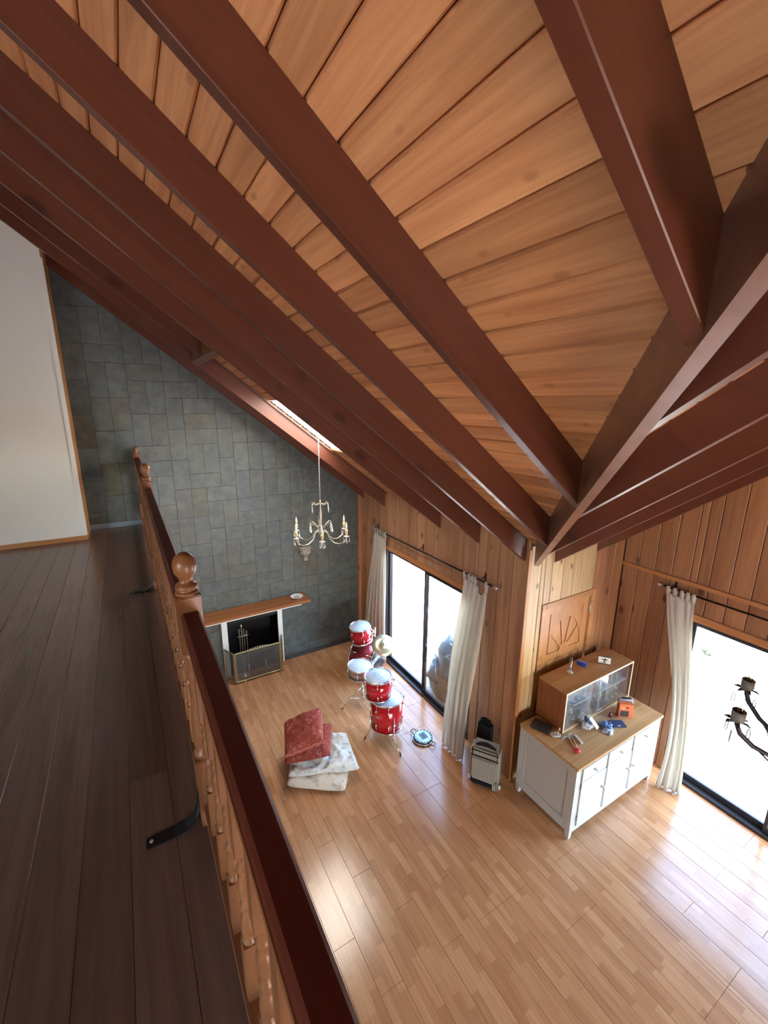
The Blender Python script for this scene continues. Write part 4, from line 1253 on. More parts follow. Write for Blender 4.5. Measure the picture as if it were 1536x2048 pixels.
fixnormals(MB().loft(bq, [p+dirb*0.003 for p in bq]).build('badge', M['steel'], fl))
for (fx, fy) in ((2.285, 4.305), (2.535, 3.825), (2.86, 4.42)):
    d_ = Vector((fx-2.575, fy-4.235, 0)); d_.normalize()
    a_ = Vector((2.575, 4.235, 0))+d_*0.222
    L_ = MB().tube([a_+Vector((0, 0, 0.42)), a_+Vector((0, 0, 0.15)), a_+d_*0.03+Vector((0, 0, 0.10)), Vector((fx, fy, 0.014))], 0.0055, 6)
    o_ = L_.build('leg', M['chrome'], fl)
    MB().tube([Vector((fx, fy, 0.05))-d_*0.012, (fx, fy, 0.006)], 0.009, 8, radii=[0.006, 0.011]).build('rubber_foot', M['rubber'], o_)
    MB().ball(a_+Vector((0, 0, 0.30)), 0.018, 8, (1, 1, 1.3)).build('leg_bracket', M['chrome'], o_)
t2 = thing('tom_drum', 'red tom drum with a marked head stacked on top of the floor tom', 'drum', (2.505, 4.32, 0.59))
drum(t2, (2.505, 4.32, 0.595), (-0.05, 0.0, 1), 0.172, 0.27, 'red_shell', head='head_print', lugs=6, phase=0.2)
cy = thing('cymbal', 'pale bronze cymbal tilted on a thin stand before the window', 'cymbal', (2.985, 5.02, 0.80))
CAX = Vector((-0.22, -0.48, 0.72)).normalized()
cc = Vector((2.985, 5.02, 0.80))
MB().lathe([(0.172, -0.004), (0.172, -0.003), (0.10, 0.010), (0.045, 0.016), (0.036, 0.030), (0.018, 0.040), (0.004, 0.042), (0.004, 0.039), (0.018, 0.037), (0.034, 0.027), (0.044, 0.013), (0.10, 0.007), (0.172, -0.004)], cc, 48, axis=CAX, cap=False).build('plate', M['cymbal'], cy)
MB().lathe([(0.016, 0.043), (0.016, 0.055), (0.008, 0.057), (0.011, 0.062), (0.010, 0.078), (0.0001, 0.080)], cc, 12, axis=CAX).build('felt_and_nut', M['steel'], cy)
cs = thing('cymbal_stand', 'thin chrome cymbal stand beside the bass drum', 'stand', (3.02, 5.03, 0))
MB().tube([(3.02, 5.03, 0.05), (3.02, 5.03, 0.74), cc-CAX*0.006], 0.009, 8).build('post', M['chrome'], cs)
tripod(cs, (3.02, 5.03), 0.30, ((3.19, 4.75), (2.95, 5.32), (3.28, 5.18)))

# ---- pan on the floor
pn = thing('griddle_pan', 'round dark two-handled pan lying on the floor near the window', 'pan', (2.945, 3.92, 0))
PC = Vector((2.945, 3.92, 0))
MB().lathe([(0.118, 0.001), (0.130, 0.004), (0.140, 0.020), (0.140, 0.026), (0.132, 0.026), (0.124, 0.010), (0.0001, 0.009)], PC, 36).build('tray', M['steel'], pn)
MB().lathe([(0.10, 0.012), (0.118, 0.030), (0.120, 0.044), (0.112, 0.046), (0.0001, 0.044)], PC, 36).build('cooking_plate', M['pan_steel'], pn)
for k in range(16):
    a_ = 2*math.pi*k/16
    MB().ball(PC+Vector((0.112*math.cos(a_), 0.112*math.sin(a_), 0.047)), 0.011, 6, (1, 1, 0.35)).build('stud', M['black_metal'], pn)
for k in range(5):
    MB().box((PC.x-0.03+k*0.018, PC.y-0.05, 0.0455), (PC.x-0.022+k*0.018, PC.y+0.06, 0.049)).build('ridge', M['black_metal'], pn)
for a_ in (R(105), R(285)):
    d_ = Vector((math.cos(a_), math.sin(a_), 0)); s_ = Vector((-d_.y, d_.x, 0))
    b0 = PC+Vector((0, 0, 0.030))
    MB().tube([b0+d_*0.125+s_*0.032, b0+d_*0.185+s_*0.034, b0+d_*0.192+s_*0.026, b0+d_*0.192-s_*0.026, b0+d_*0.185-s_*0.034, b0+d_*0.125-s_*0.032], 0.005, 6).build('handle', M['black_metal'], pn)

# ---- folded quilts
def slab(t, name, mat, quad, z0f, z1f, n=26, puff=0.05, seed=0.0, rim=1.0, wr=0.012):
    """a soft slab: quad = 4 plan corners; z0f/z1f give lower/upper surface at (u,v)"""
    q = [Vector((*p, 0)) for p in quad]
    vs = []; fs = []
    for side in (0, 1):
        for j in range(n+1):
            for i in range(n+1):
                u, v = i/n, j/n
                p = q[0].lerp(q[1], u).lerp(q[3].lerp(q[2], u), v)
                e = (1-abs(2*u-1)**6)*(1-abs(2*v-1)**6)
                e = max(e, 0)**0.4
                c_ = (q[0]+q[1]+q[2]+q[3])/4
                if side == 1: p = c_+(p-c_)*1.0
                z0, z1 = z0f(u, v), z1f(u, v)
                zm = z0+(z1-z0)*0.42
                z = zm+(z1-zm)*e if side else zm+(z0-zm)*e
                if side: z += wr*e*(nz((p.x*7+seed, p.y*7, seed))+0.6*nz((p.x*17, p.y*17+seed, 2)))
                vs.append((p.x+0.010*nz((p.y*6, z*6, seed)), p.y+0.010*nz((p.x*6, z*6, seed+4)), z))
    m_ = (n+1)*(n+1)
    for j in range(n):
        for i in range(n):
            a_ = j*(n+1)+i
            fs.append((m_+a_, m_+a_+1, m_+a_+n+2, m_+a_+n+1)); fs.append((a_, a_+n+1, a_+n+2, a_+1))
    def edge(k0, k1): fs.append((k0, k1, m_+k1, m_+k0))
    for i in range(n):
        edge(i, i+1); edge((n*(n+1))+i+1, (n*(n+1))+i); edge((i+1)*(n+1), i*(n+1)); edge(i*(n+1)+n, (i+1)*(n+1)+n)
    o = MB().add(vs, fs, True).build(name, M[mat], t)
    return fixnormals(o)
ql = thing('pale_quilt', 'pale blue-grey floral quilt folded thick on the floor under the rust bedspread', 'quilt', (1.6, 4.05, 0))
slab(ql, 'lower_fold', 'quilt_beige', ((1.145, 4.06), (1.69, 3.67), (1.95, 4.05), (1.36, 4.52)), lambda u, v: 0.003, lambda u, v: 0.17-0.03*u, seed=1.0, wr=0.030, n=34)
slab(ql, 'upper_fold', 'quilt_light', ((1.17, 4.05), (1.93, 3.77), (2.04, 4.36), (1.40, 4.58)), lambda u, v: 0.135-0.03*u, lambda u, v: 0.265-0.05*u, seed=3.0, wr=0.045, n=40)
qr = thing('rust_bedspread', 'rust red patterned bedspread folded into a wedge on the pale quilt', 'bedspread', (1.45, 4.25, 0.28))
slab(qr, 'under_layer', 'quilt_red', ((1.145, 4.09), (1.63, 3.96), (1.86, 4.42), (1.32, 4.62)), lambda u, v: 0.285, lambda u, v: 0.395+0.02*(1-u), seed=5.0, wr=0.02)
zu0 = lambda u, v: 0.372+0.03*u
zu1 = lambda u, v: 0.46+0.22*u**0.8*(0.5+0.5*v)
slab(qr, 'upper_layer', 'quilt_red', ((1.15, 4.10), (1.58, 4.03), (1.75, 4.47), (1.32, 4.63)), zu0, zu1, seed=8.0, wr=0.025, n=32)
hm = MB()
zm_ = lambda u, v: zu0(u, v)+0.45*(zu1(u, v)-zu0(u, v))
pts = []
for k in range(21):
    v = k/20*0.97+0.01
    p = Vector((1.58, 4.03, 0)).lerp(Vector((1.75, 4.47, 0)), v)
    pts.append((p.x-0.006, p.y, zm_(1, v)+0.012+0.006*math.sin(k)))
hm.tube(pts, 0.016, 8)
pts = []
for k in range(21):
    u = k/20*0.97+0.01
    p = Vector((1.15, 4.10, 0)).lerp(Vector((1.58, 4.03, 0)), u)
    pts.append((p.x, p.y-0.002, zm_(u, 0)+0.008+0.006*math.sin(k*1.3)))
hm.tube(pts, 0.016, 8)
pts = []
for k in range(13):
    v = k/12*0.94+0.03
    p = Vector((1.63, 3.96, 0)).lerp(Vector((1.86, 4.42, 0)), v)
    pts.append((p.x, p.y, 0.325+0.006*math.sin(k*1.7)))
hm.tube(pts, 0.016, 8)
hm.build('hem', M['quilt_hem'], qr)

# ---- suitcase and black case
def rot_place(b, base, ang, lean=0.0, origin=(0, 0, 0)):
    m_ = Matrix.Translation(base) @ Matrix.Rotation(ang, 4, 'Z') @ Matrix.Rotation(lean, 4, 'X')
    return b.xform(m_)
sc_ = thing('suitcase', 'grey pinstriped cabin suitcase with a dark carry strap standing by the wall corner', 'suitcase', (3.16, 2.98, 0))
SA = math.atan2(2.80-3.09, 3.20-3.01); SB = Vector((3.105, 2.945, 0))
def sp(b): return rot_place(b, SB+Vector((0.075, 0.065, 0)), SA)
W2, D2, H2 = 0.165, 0.085, 0.53
sp(MB().box((-W2, -D2, 0.045), (W2, D2, H2), 0.035)).build('body', M['stripe'], sc_)
sp(MB().box((-W2+0.018, -D2-0.022, 0.13), (W2-0.018, -D2+0.004, H2-0.14), 0.012)).build('front_pocket', M['stripe'], sc_)
for zz in (H2-0.125, H2-0.055):
    sp(MB().tube([(-W2+0.01, -D2-0.006, zz), (W2-0.01, -D2-0.006, zz)], 0.006, 6)).build('zip', M['dark_bag'], sc_)
for sx_ in (-1, 1):
    sp(MB().tube([(sx_*(W2-0.006), -D2+0.004, 0.06), (sx_*(W2-0.006), -D2+0.004, H2-0.04), (sx_*(W2-0.03), -D2+0.02, H2-0.006)], 0.007, 6)).build('piping', M['case_trim'], sc_)
hd = [(-0.11+0.22*k/12, -0.045-0.03*math.sin(math.pi*k/12), H2-0.01+0.055*math.sin(math.pi*k/12)) for k in range(13)]
sp(MB().tube(hd, 0.02, 8, radii=[0.012+0.014*math.sin(math.pi*k/12) for k in range(13)])).build('carry_strap', M['dark_bag'], sc_)
sp(MB().box((-W2+0.02, -D2-0.004, 0.012), (W2-0.07, D2-0.01, 0.075), 0.01)).build('wheel_housing', M['dark_bag'], sc_)
sp(MB().box((W2-0.06, -D2-0.010, 0.002), (W2-0.005, D2-0.02, 0.10), 0.008)).build('side_foot', M['stripe'], sc_)
for sx_ in (-1, 1):
    sp(MB().lathe([(0.022, -0.012), (0.024, 0), (0.022, 0.012)], (sx_*(W2+0.012), -0.03, 0.024), 14, axis=(1, 0, 0))).build('wheel', M['white_plastic'], sc_)
bkc = thing('instrument_case', 'black soft instrument case leaning behind the curtain and striped suitcase', 'case', (3.325, 3.205, 0))
def cpl(b): return rot_place(b, Vector((3.325, 3.205, 0)), R(-78), R(-3))
cpl(MB().box((-0.10, -0.050, 0.004), (0.09, 0.055, 0.24), 0.03)).build('lower_body', M['grey_bag'], bkc)
cpl(MB().loft([(-0.10, -0.048, 0.238), (0.088, -0.048, 0.238), (0.088, 0.052, 0.238), (-0.10, 0.052, 0.238)], [(-0.085, -0.04, 0.58), (0.075, -0.04, 0.58), (0.075, 0.045, 0.58), (-0.085, 0.045, 0.58)])).build('upper_body', M['dark_bag'], bkc)
cpl(MB().box((-0.082, -0.038, 0.575), (0.073, 0.043, 0.64), 0.028)).build('neck', M['dark_bag'], bkc)
cpl(MB().tube([(-0.098, -0.053, 0.236), (0.088, -0.053, 0.236)], 0.005, 6)).build('zip', M['steel'], bkc)
cpl(MB().ball((-0.03, -0.053, 0.15), 0.014, 10)).build('latch', M['chrome'], bkc)

# ---- white cabinet (sideboard)
X0, X1, Y0, Y1, HC = 3.41, 4.90, 2.045, 2.755, 0.89
cab = thing('sideboard', 'cream painted sideboard with a pine top and three doors beside the curtain', 'cabinet', ((X0+X1)/2, (Y0+Y1)/2, 0))
bod = MB()
cp = 'cream_paint'
bod.box((X0+0.012, Y0+0.022, 0.085), (X1-0.012, Y1, HC-0.03))
bod.build('carcass', M[cp], cab)
for (lx, ly) in ((X0, Y0), (X0, Y1-0.055), (X1-0.055, Y0), (X1-0.055, Y1-0.055)):
    lb = MB()
    a_ = [(lx+0.008, ly+0.008, 0), (lx+0.047, ly+0.008, 0), (lx+0.047, ly+0.047, 0), (lx+0.008, ly+0.047, 0)]
    b_ = [(lx, ly, 0.12), (lx+0.055, ly, 0.12), (lx+0.055, ly+0.055, 0.12), (lx, ly+0.055, 0.12)]
    lb.loft(a_, b_); lb.box((lx, ly, 0.12), (lx+0.055, ly+0.055, HC-0.03))
    fixnormals(lb.build('leg', M[cp], cab))
sd2 = MB()      # left end: frame and sunk panel, arched lower rail
sd2.box((X0+0.002, Y0+0.055, HC-0.10), (X0+0.012, Y1-0.055, HC-0.03)); sd2.box((X0+0.002, Y0+0.055, 0.085), (X0+0.012, Y1-0.055, 0.20)); sd2.box((X0+0.002, Y0+0.055, 0.20), (X0+0.012, Y0+0.095, HC-0.10)); sd2.box((X0+0.002, Y1-0.095, 0.20), (X0+0.012, Y1-0.055, HC-0.10))
sd2.build('side_frame', M[cp], cab)
MB().box((X0+0.007, Y0+0.10, 0.206), (X0+0.0125, Y1-0.10, HC-0.106), 0.002).build('side_panel', M[cp], cab)
top = MB().box((X0-0.014, Y0-0.018, HC-0.03), (X1+0.014, Y1+0.006, HC), 0.004)
M['cab_top'] = wood('pine_cabinet_top', 'x', (0.34, 0.17, 0.062), (0.58, 0.37, 0.17), 0.32, vary=0, scale=0.8)
top.build('top', M['cab_top'], cab)
ff = MB()
ff.box((X0+0.055, Y0, HC-0.05), (X1-0.055, Y0+0.022, HC-0.03)); ff.box((X0+0.055, Y0, 0.085), (X1-0.055, Y0+0.022, 0.14))
DXE = [X0+0.085, 3.905, 4.36, 4.80]
for xa in (X0+0.055, ): ff.box((xa, Y0, 0.14), (xa+0.030, Y0+0.022, HC-0.05))
ff.box((4.80, Y0, 0.14), (X1-0.055, Y0+0.022, HC-0.05))
for xm in (3.905, 4.36): ff.box((xm-0.022, Y0+0.004, 0.14), (xm+0.022, Y0+0.022, HC-0.05))
ff.build('front_frame', M[cp], cab)
M['gap_grey'] = plain('grey_gap_strip', (0.22, 0.22, 0.21), 0.6)
for xm in (3.905, 4.36): MB().box((xm-0.016, Y0-0.008, 0.15), (xm+0.016, Y0+0.0038, 0.66), 0.002).build('stile_strip', M['gap_grey'], cab)
def knob(par, x, z):
    k_ = MB().lathe([(0.016, 0), (0.016, 0.003), (0.006, 0.006), (0.006, 0.016), (0.012, 0.020), (0.013, 0.026), (0.0001, 0.030)], (x, Y0-0.013, z), 12, axis=(0, -1, 0))
    k_.tube([(x-0.016, Y0-0.030, z-0.012), (x, Y0-0.036, z), (x+0.016, Y0-0.030, z-0.012)], 0.004, 6)
    k_.build('knob', M['steel'], par)
for i, (xa, xb) in enumerate(((X0+0.088, 3.888), (3.922, 4.343), (4.377, 4.797))):
    dr = MB().box((xa, Y0-0.012, HC-0.205), (xb, Y0+0.003, HC-0.054), 0.003).build('drawer', M[cp], cab)
    knob(dr, (xa+xb)/2, HC-0.13)
    dd = MB().box((xa, Y0-0.012, 0.145), (xb, Y0+0.003, HC-0.211), 0.003).build('door', M[cp], cab)
    kx = xb-0.03 if i < 2 else xa+0.03
    knob(dd, kx, 0.46)
    if i == 0:
        for hz in (0.60, 0.22): MB().lathe([(0.006, 0), (0.006, 0.06)], (xa-0.004, Y0-0.011, hz), 8).build('hinge', M['gap_grey'], dd)

# ---- glazed display cabinet on the sideboard
A0, A1, B0, B1, E0, E1 = 3.672, 4.88, 2.428, 2.782, HC, 1.372
dc = thing('display_cabinet', 'small pine display cabinet with glass doors full of glassware on the sideboard', 'cabinet', ((A0+A1)/2, (B0+B1)/2, HC))
M['dc_side'] = wood('red_pine_cabinet_side', 'z', (0.19, 0.062, 0.024), (0.33, 0.125, 0.046), 0.35, vary=0)
M['dc_edge'] = plain('pale_edge_band', (0.66, 0.56, 0.38), 0.4)
yf0, yf1 = B0+0.0, B0+0.0
MB().box((A0, B0, E0+0.001), (A0+0.018, B1, E1-0.019), 0.001).build('side_panel', M['dc_side'], dc)
MB().box((A1-0.018, B0, E0+0.001), (A1, B1, E1-0.019), 0.001).build('side_panel', M['dc_side'], dc)
MB().box((A0-0.002, B0-0.002, E1-0.018), (A1+0.002, B1, E1), 0.001).build('top', M['cab_top'], dc)
MB().box((A0+0.0185, B0, E0+0.001), (A1-0.0185, B1, E0+0.019)).build('bottom', M['cab_top'], dc)
MB().box((A0+0.0185, B1-0.008, E0+0.0195), (A1-0.0185, B1-0.001, E1-0.0185)).build('back', plain('grey_back_panel', (0.50, 0.51, 0.49), 0.5), dc)
eb = MB()
eb.box((A0-0.002, B0-0.008, E0+0.001), (A0+0.014, B0-0.0022, E1)); eb.box((A1-0.014, B0-0.008, E0+0.001), (A1+0.002, B0-0.0022, E1)); eb.box((A0+0.0142, B0-0.008, E1-0.018), (A1-0.0142, B0-0.0022, E1)); eb.box((A0+0.0142, B0-0.008, E0+0.001), (A1-0.0142, B0-0.0022, E0+0.014))
eb.build('edge_band', M['dc_edge'], dc)
SH = 1.13
MB().box((A0+0.019, B0+0.03, SH-0.004), (A1-0.019, B1-0.010, SH+0.004), 0.001).build('glass_shelf', plain('frosted_shelf_edge', (0.55, 0.62, 0.60), 0.2), dc)
xm = (A0+A1)/2
MB().box((A0+0.019, B0+0.004, E0+0.02), (xm+0.02, B0+0.008, E1-0.02)).build('glass_door', M['cab_glass'], dc)
MB().box((xm-0.02, B0+0.012, E0+0.02), (A1-0.019, B0+0.016, E1-0.02)).build('glass_door', M['cab_glass'], dc)
def glassware(kind, x, y, z, label, group):
    t = thing(kind, label, 'glass', (x, y, z), group)
    if kind == 'wine_glass':
        pf = [(0.030, 0.0), (0.030, 0.003), (0.005, 0.008), (0.004, 0.065), (0.012, 0.075), (0.032, 0.10), (0.034, 0.13), (0.029, 0.155)]
    elif kind == 'champagne_flute':
        pf = [(0.028, 0.0), (0.028, 0.003), (0.005, 0.008), (0.004, 0.06), (0.016, 0.075), (0.023, 0.13), (0.021, 0.175)]
    else:
        pf = [(0.028, 0.0), (0.030, 0.004), (0.034, 0.085)]
    MB().lathe(pf, (x, y, z), 14, cap=False).build('bowl', M['glass_ware'], t)
    return t
rr = random.Random(4)
for row, (zz, kinds) in enumerate(((E0+0.0195, ('wine_glass', 'champagne_flute')), (SH+0.0045, ('wine_glass', 'tumbler_glass')))):
    sh = 'lower' if row == 0 else 'upper'
    for i in range(12):
        for j in range(2):
            x_ = A0+0.075+i*0.093+rr.uniform(-0.008, 0.008); y_ = B0+0.085+j*0.11+rr.uniform(-0.01, 0.01)
            k_ = kinds[0] if (i < 7) else kinds[1]
            side = 'left' if i < 7 else 'right'
            nm = {'wine_glass': 'stemmed wine glass', 'champagne_flute': 'tall champagne flute', 'tumbler_glass': 'small clear tumbler'}[k_]
            glassware(k_, x_, y_, zz, '%s in the %s row of the glazed display cabinet' % (nm, sh), '%s glasses on the %s shelf' % (nm.split()[0], sh))

# ---- things on the display cabinet
vz = E1+0.0005
va_ = thing('bud_vase', 'tall clear glass bud vase standing on the display cabinet', 'vase', (4.03, 2.66, vz))
MB().lathe([(0.038, 0), (0.036, 0.010), (0.016, 0.022), (0.015, 0.04), (0.015, 0.185), (0.012, 0.185), (0.011, 0.03), (0.0001, 0.028)], (4.03, 2.66, vz), 18).build('glass_tube', M['glass_ware'], va_)
bb = thing('blue_box', 'small bright blue box tilted on the display cabinet behind the bud vase', 'box', (4.27, 2.68, vz))
q = MB().box((-0.026, -0.05, 0), (0.026, 0.05, 0.05), 0.002); rot_place(q, Vector((4.27, 2.68, vz)), R(18)); q.build('carton', M['blue_box'], bb)
q = MB().box((-0.022, -0.04, 0.0503), (0.010, 0.045, 0.0515)); rot_place(q, Vector((4.27, 2.68, vz)), R(18)); q.build('pale_label', M['pale_blue'], bb)
pf_ = thing('photo_frame', 'small black framed picture leaning upright on the display cabinet', 'picture frame', (4.52, 2.55, vz))
def pfp(b): return rot_place(b, Vector((4.52, 2.565, vz)), R(-52), R(-10))
pfp(MB().box((-0.072, -0.008, 0.002), (0.072, 0.006, 0.088), 0.002)).build('frame', M['black_metal'], pf_)
pfp(MB().box((-0.066, -0.0095, 0.009), (0.066, -0.0083, 0.082))).build('picture', M['paper'], pf_)
pd = MB()
for a_, b_, r_ in (((-0.004, 0.02), (0.0, 0.05), 0.006), ((-0.03, 0.055), (0.03, 0.052), 0.006), ((0.0, 0.05), (0.012, 0.066), 0.008), ((-0.004, 0.03), (-0.018, 0.018), 0.004), ((0.0, 0.03), (0.014, 0.016), 0.004)):
    pd.tube([(a_[0], -0.0098, a_[1]), (b_[0], -0.0098, b_[1])], r_, 6)
pd.v = [Vector((v.x, -0.0096+(v.y+0.0098)*0.06, v.z)) for v in pd.v]
pfp(pd).build('drawing', M['dark_print'], pf_)
pfp(MB().box((-0.02, 0.006, 0.004), (0.02, 0.050, 0.010), 0.001)).build('strut', M['black_metal'], pf_)

# ---- things on the sideboard top
tz = HC+0.0006
mo = thing('router_box', 'flat dark plastic box lying on the left end of the sideboard', 'box', (3.56, 2.62, tz))
q = MB().box((-0.075, -0.10, 0), (0.075, 0.10, 0.032), 0.006); rot_place(q, Vector((3.555, 2.60, tz)), R(20)); q.build('housing', M['dark_print'], mo)
cbp = []
for k in range(70):
    a_ = k*0.42
    cbp.append((3.56+0.030*math.cos(a_)+0.0006*k, 2.45+0.036*math.sin(a_)-0.0004*k, tz+0.006+0.004*abs(math.sin(k*0.7))+0.0002*k))
for k in range(10):
    a_ = k/9
    cbp.append((3.602+0.06*a_, 2.425+0.02*a_, tz+0.02+0.055*math.sin(math.pi*a_)))
tag(MB().tube(cbp, 0.0032, 5).build('white_cable', M['white_plastic'], None, loc=(3.56, 2.45, tz)), 'coil of thin white cable beside the flat dark box', 'cable')
pp_ = thing('pliers', 'red and copper handled pliers lying near the front corner of the sideboard', 'pliers', (3.62, 2.22, tz))
d_ = Vector((0.10, 0.14, 0)).normalized(); s_ = Vector((-d_.y, d_.x, 0)); p0 = Vector((3.57, 2.17, tz+0.010))
for k, (m_, o_) in enumerate((('copper', 0.014), ('copper', -0.018))):
    MB().tube([p0+d_*0.05+s_*o_*0.4, p0+d_*0.10+s_*o_, p0+d_*0.17+s_*o_*1.3], 0.008, 8).build('handle', M[m_], pp_)
MB().ball(p0+d_*0.015+Vector((0, 0, 0.012)), 0.040, 12, (0.75, 1.0, 0.5)).build('red_grip', M['red_plastic'], pp_)
jw = MB().tube([p0+d_*0.17+s_*0.018, p0+d_*0.215+s_*0.010], 0.005, 6); jw.tube([p0+d_*0.17-s_*0.022, p0+d_*0.21-s_*0.012], 0.005, 6)
jw.build('jaw', M['steel'], pp_)
ch = thing('key_chain', 'pale chain of small rings curled beside the red handled pliers', 'chain', (3.65, 2.36, tz))
for k in range(9):
    c_ = Vector((3.60+0.017*k, 2.365+0.006*math.sin(k), tz+0.008+(0.003 if k % 2 else 0)))
    ring(MB(), c_, 0.010, (0.3*(k % 2), 0.2, 1), 0.0026, 12).build('ring', M['steel'], ch)
lb_ = thing('spectacle_case', 'white oblong case lying beside the red handled pliers', 'case', (3.74, 2.27, tz))
q = MB().box((-0.016, -0.065, 0), (0.016, 0.065, 0.022), 0.009); rot_place(q, Vector((3.735, 2.275, tz)), R(-18)); q.build('shell', M['white_plastic'], lb_)

def blob(t, name, mat, c, r, seed, squash=0.6, rough=0.35, n=3):
    bm = bmesh.new(); bmesh.ops.create_icosphere(bm, subdivisions=n, radius=1.0)
    for v in bm.verts:
        p = v.co.copy(); k = 1+rough*nz((p.x*1.6+seed, p.y*1.6, p.z*1.6))+rough*0.5*nz((p.x*4, p.y*4+seed, p.z*4))
        v.co = Vector((p.x*r[0]*k, p.y*r[1]*k, max(-0.55*r[2], p.z*r[2]*k)))
    b = MB().bm(bm, Matrix.Translation(Vector(c)+Vector((0, 0, 0.55*r[2]))), True)
    return b.build(name, M[mat], t)
pbg = thing('tool_packet', 'blue and white plastic packet leaning on other bags before the glass doors', 'bag', (4.04, 2.34, tz))
blob(pbg, 'packet', 'clear_bag', (4.005, 2.350, tz), (0.068, 0.055, 0.040), 2.0, rough=0.55, n=4)
q = MB().box((-0.028, -0.060, -0.002), (0.028, 0.060, 0.003), 0.001); q.xform(Matrix.Translation((4.035, 2.305, tz+0.062)) @ Matrix.Rotation(R(14), 4, 'Z') @ Matrix.Rotation(R(42), 4, 'X')); q.build('white_card', M['paper'], pbg)
q = MB().lathe([(0.018, 0), (0.021, 0.02), (0.017, 0.05), (0.008, 0.06), (0.0001, 0.062)], (0, 0, 0), 12); q.xform(Matrix.Translation((4.005, 2.375, tz+0.062)) @ Matrix.Rotation(R(-20), 4, 'Y')); q.build('dark_cap', M['navy'], pbg)
blob(pbg, 'blue_fold', 'blue_plastic', (4.015, 2.365, tz+0.025), (0.030, 0.032, 0.036), 6.0, rough=0.6)
bg2 = thing('plastic_bag', 'crumpled blue plastic bag between the white packet and the navy cloth', 'bag', (4.15, 2.24, tz))
blob(bg2, 'crumpled_film', 'blue_plastic', (4.165, 2.240, tz), (0.055, 0.060, 0.042), 9.0, rough=0.7, n=4)
blob(bg2, 'clear_film', 'pale_blue', (4.125, 2.195, tz), (0.050, 0.045, 0.024), 12.0, rough=0.8, n=4)
nv = thing('navy_pouch', 'flat dark navy pouch lying in front of the orange box', 'pouch', (4.27, 2.20, tz))
q = MB().box((-0.075, -0.055, 0), (0.075, 0.055, 0.016), 0.005); rot_place(q, Vector((4.315, 2.205, tz)), R(-30)); q.build('pouch_body', M['navy'], nv)
q = MB().box((-0.02, -0.045, 0.0163), (0.012, -0.035, 0.0175)); rot_place(q, Vector((4.315, 2.205, tz)), R(-30)); q.build('tag', M['paper'], nv)
ob_ = thing('orange_box', 'orange cardboard box with dark printing standing on the sideboard', 'box', (4.49, 2.24, tz))
def obp(b): return rot_place(b, Vector((4.515, 2.255, tz)), R(-38))
obp(MB().box((-0.075, -0.035, 0), (0.075, 0.035, 0.165), 0.002)).build('carton', M['orange'], ob_)
obp(MB().box((-0.060, -0.0365, 0.012), (0.030, -0.0353, 0.085))).build('dark_picture', M['dark_print'], ob_)
obp(MB().lathe([(0.012, 0), (0.0001, 0.001)], (0.01, -0.0353, 0.125), 12, axis=(0, -1, 0))).build('round_emblem', M['dark_print'], ob_)
obp(MB().box((-0.055, -0.0365, 0.108), (-0.02, -0.0353, 0.122))).build('pale_label', M['candle'], ob_)
cl = thing('plastic_clamp', 'pale blue and grey plastic tool packet behind the orange box', 'packet', (4.62, 2.28, tz))
def clp(b): return rot_place(b, Vector((4.60, 2.30, tz)), R(-38))
clp(MB().box((-0.08, -0.012, 0), (0.08, 0.026, 0.150), 0.006)).build('blister', M['clear_bag'], cl)
clp(MB().box((-0.075, -0.0145, 0.105), (0.075, -0.0122, 0.145), 0.0005)).build('blue_header', M['pale_blue'], cl)
clp(MB().box((-0.05, -0.005, 0.1505), (0.055, 0.018, 0.168), 0.004)).build('dark_handle', M['dark_print'], cl)
sm = thing('small_bottle', 'tiny dark bottle between the navy pouch and orange box', 'bottle', (4.36, 2.32, tz))
MB().lathe([(0.016, 0), (0.017, 0.004), (0.017, 0.035), (0.008, 0.045), (0.008, 0.06), (0.0001, 0.061)], (4.36, 2.32, tz), 14).build('glass_body', plain('wine_red_glass', (0.10, 0.01, 0.03), 0.2), sm)

# ---- crystal chandelier above the fireplace end
def drop(t, p, l, r=0.008, par=None):
    b = MB().lathe([(0.0001, 0), (r*0.35, -0.004), (r*0.5, -l*0.3), (r, -l*0.72), (r*0.8, -l*0.9), (0.0001, -l)], p, 8, smooth=False)
    return b.build('crystal_drop', M['crystal_w'], par or t)
M['crystal_w'] = plain('bright_cut_crystal', (0.72, 0.74, 0.74), 0.06, 0.35, spec=0.9)
c1 = thing('crystal_chandelier', 'gilt chandelier with candle bulbs and crystal drops hanging before the slate wall', 'chandelier', (2.20, 5.40, 3.88))
CX, CY = 2.20, 5.40
chn = MB()
zt, zb = zp(CX)+0.028, 3.03
n = 26
for k in range(n):
    z = zt-(zt-zb)*(k+0.5)/n
    b_ = 0.5*(zt-zb)/n+0.004
    pts = []
    for j in range(9):
        a_ = 2*math.pi*j/8
        u_ = 0.008*math.cos(a_); v_ = b_*math.sin(a_)
        pts.append((CX+(u_ if k % 2 else 0), CY+(0 if k % 2 else u_), z+v_))
    chn.tube(pts, 0.0025, 5, caps=False)
chn.build('chain', M['steel'], c1)
MB().lathe([(0.0001, 3.03), (0.012, 3.02), (0.012, 3.00), (0.022, 2.985), (0.010, 2.96), (0.008, 2.90), (0.020, 2.86), (0.022, 2.80), (0.012, 2.70), (0.012, 2.62), (0.030, 2.60), (0.045, 2.575), (0.030, 2.55), (0.012, 2.535), (0.020, 2.51), (0.008, 2.49), (0.0001, 2.485)], (CX, CY, 0), 16).build('stem', M['brass_pale'], c1)
MB().ball((CX, CY, 2.43), 0.024, 12).build('ball_drop', M['crystal_w'], c1)
MB().tube([(CX, CY, 2.49), (CX, CY, 2.45)], 0.003, 5).build('ball_hook', M['brass_pale'], c1)
va0 = math.atan2(CY, CX)
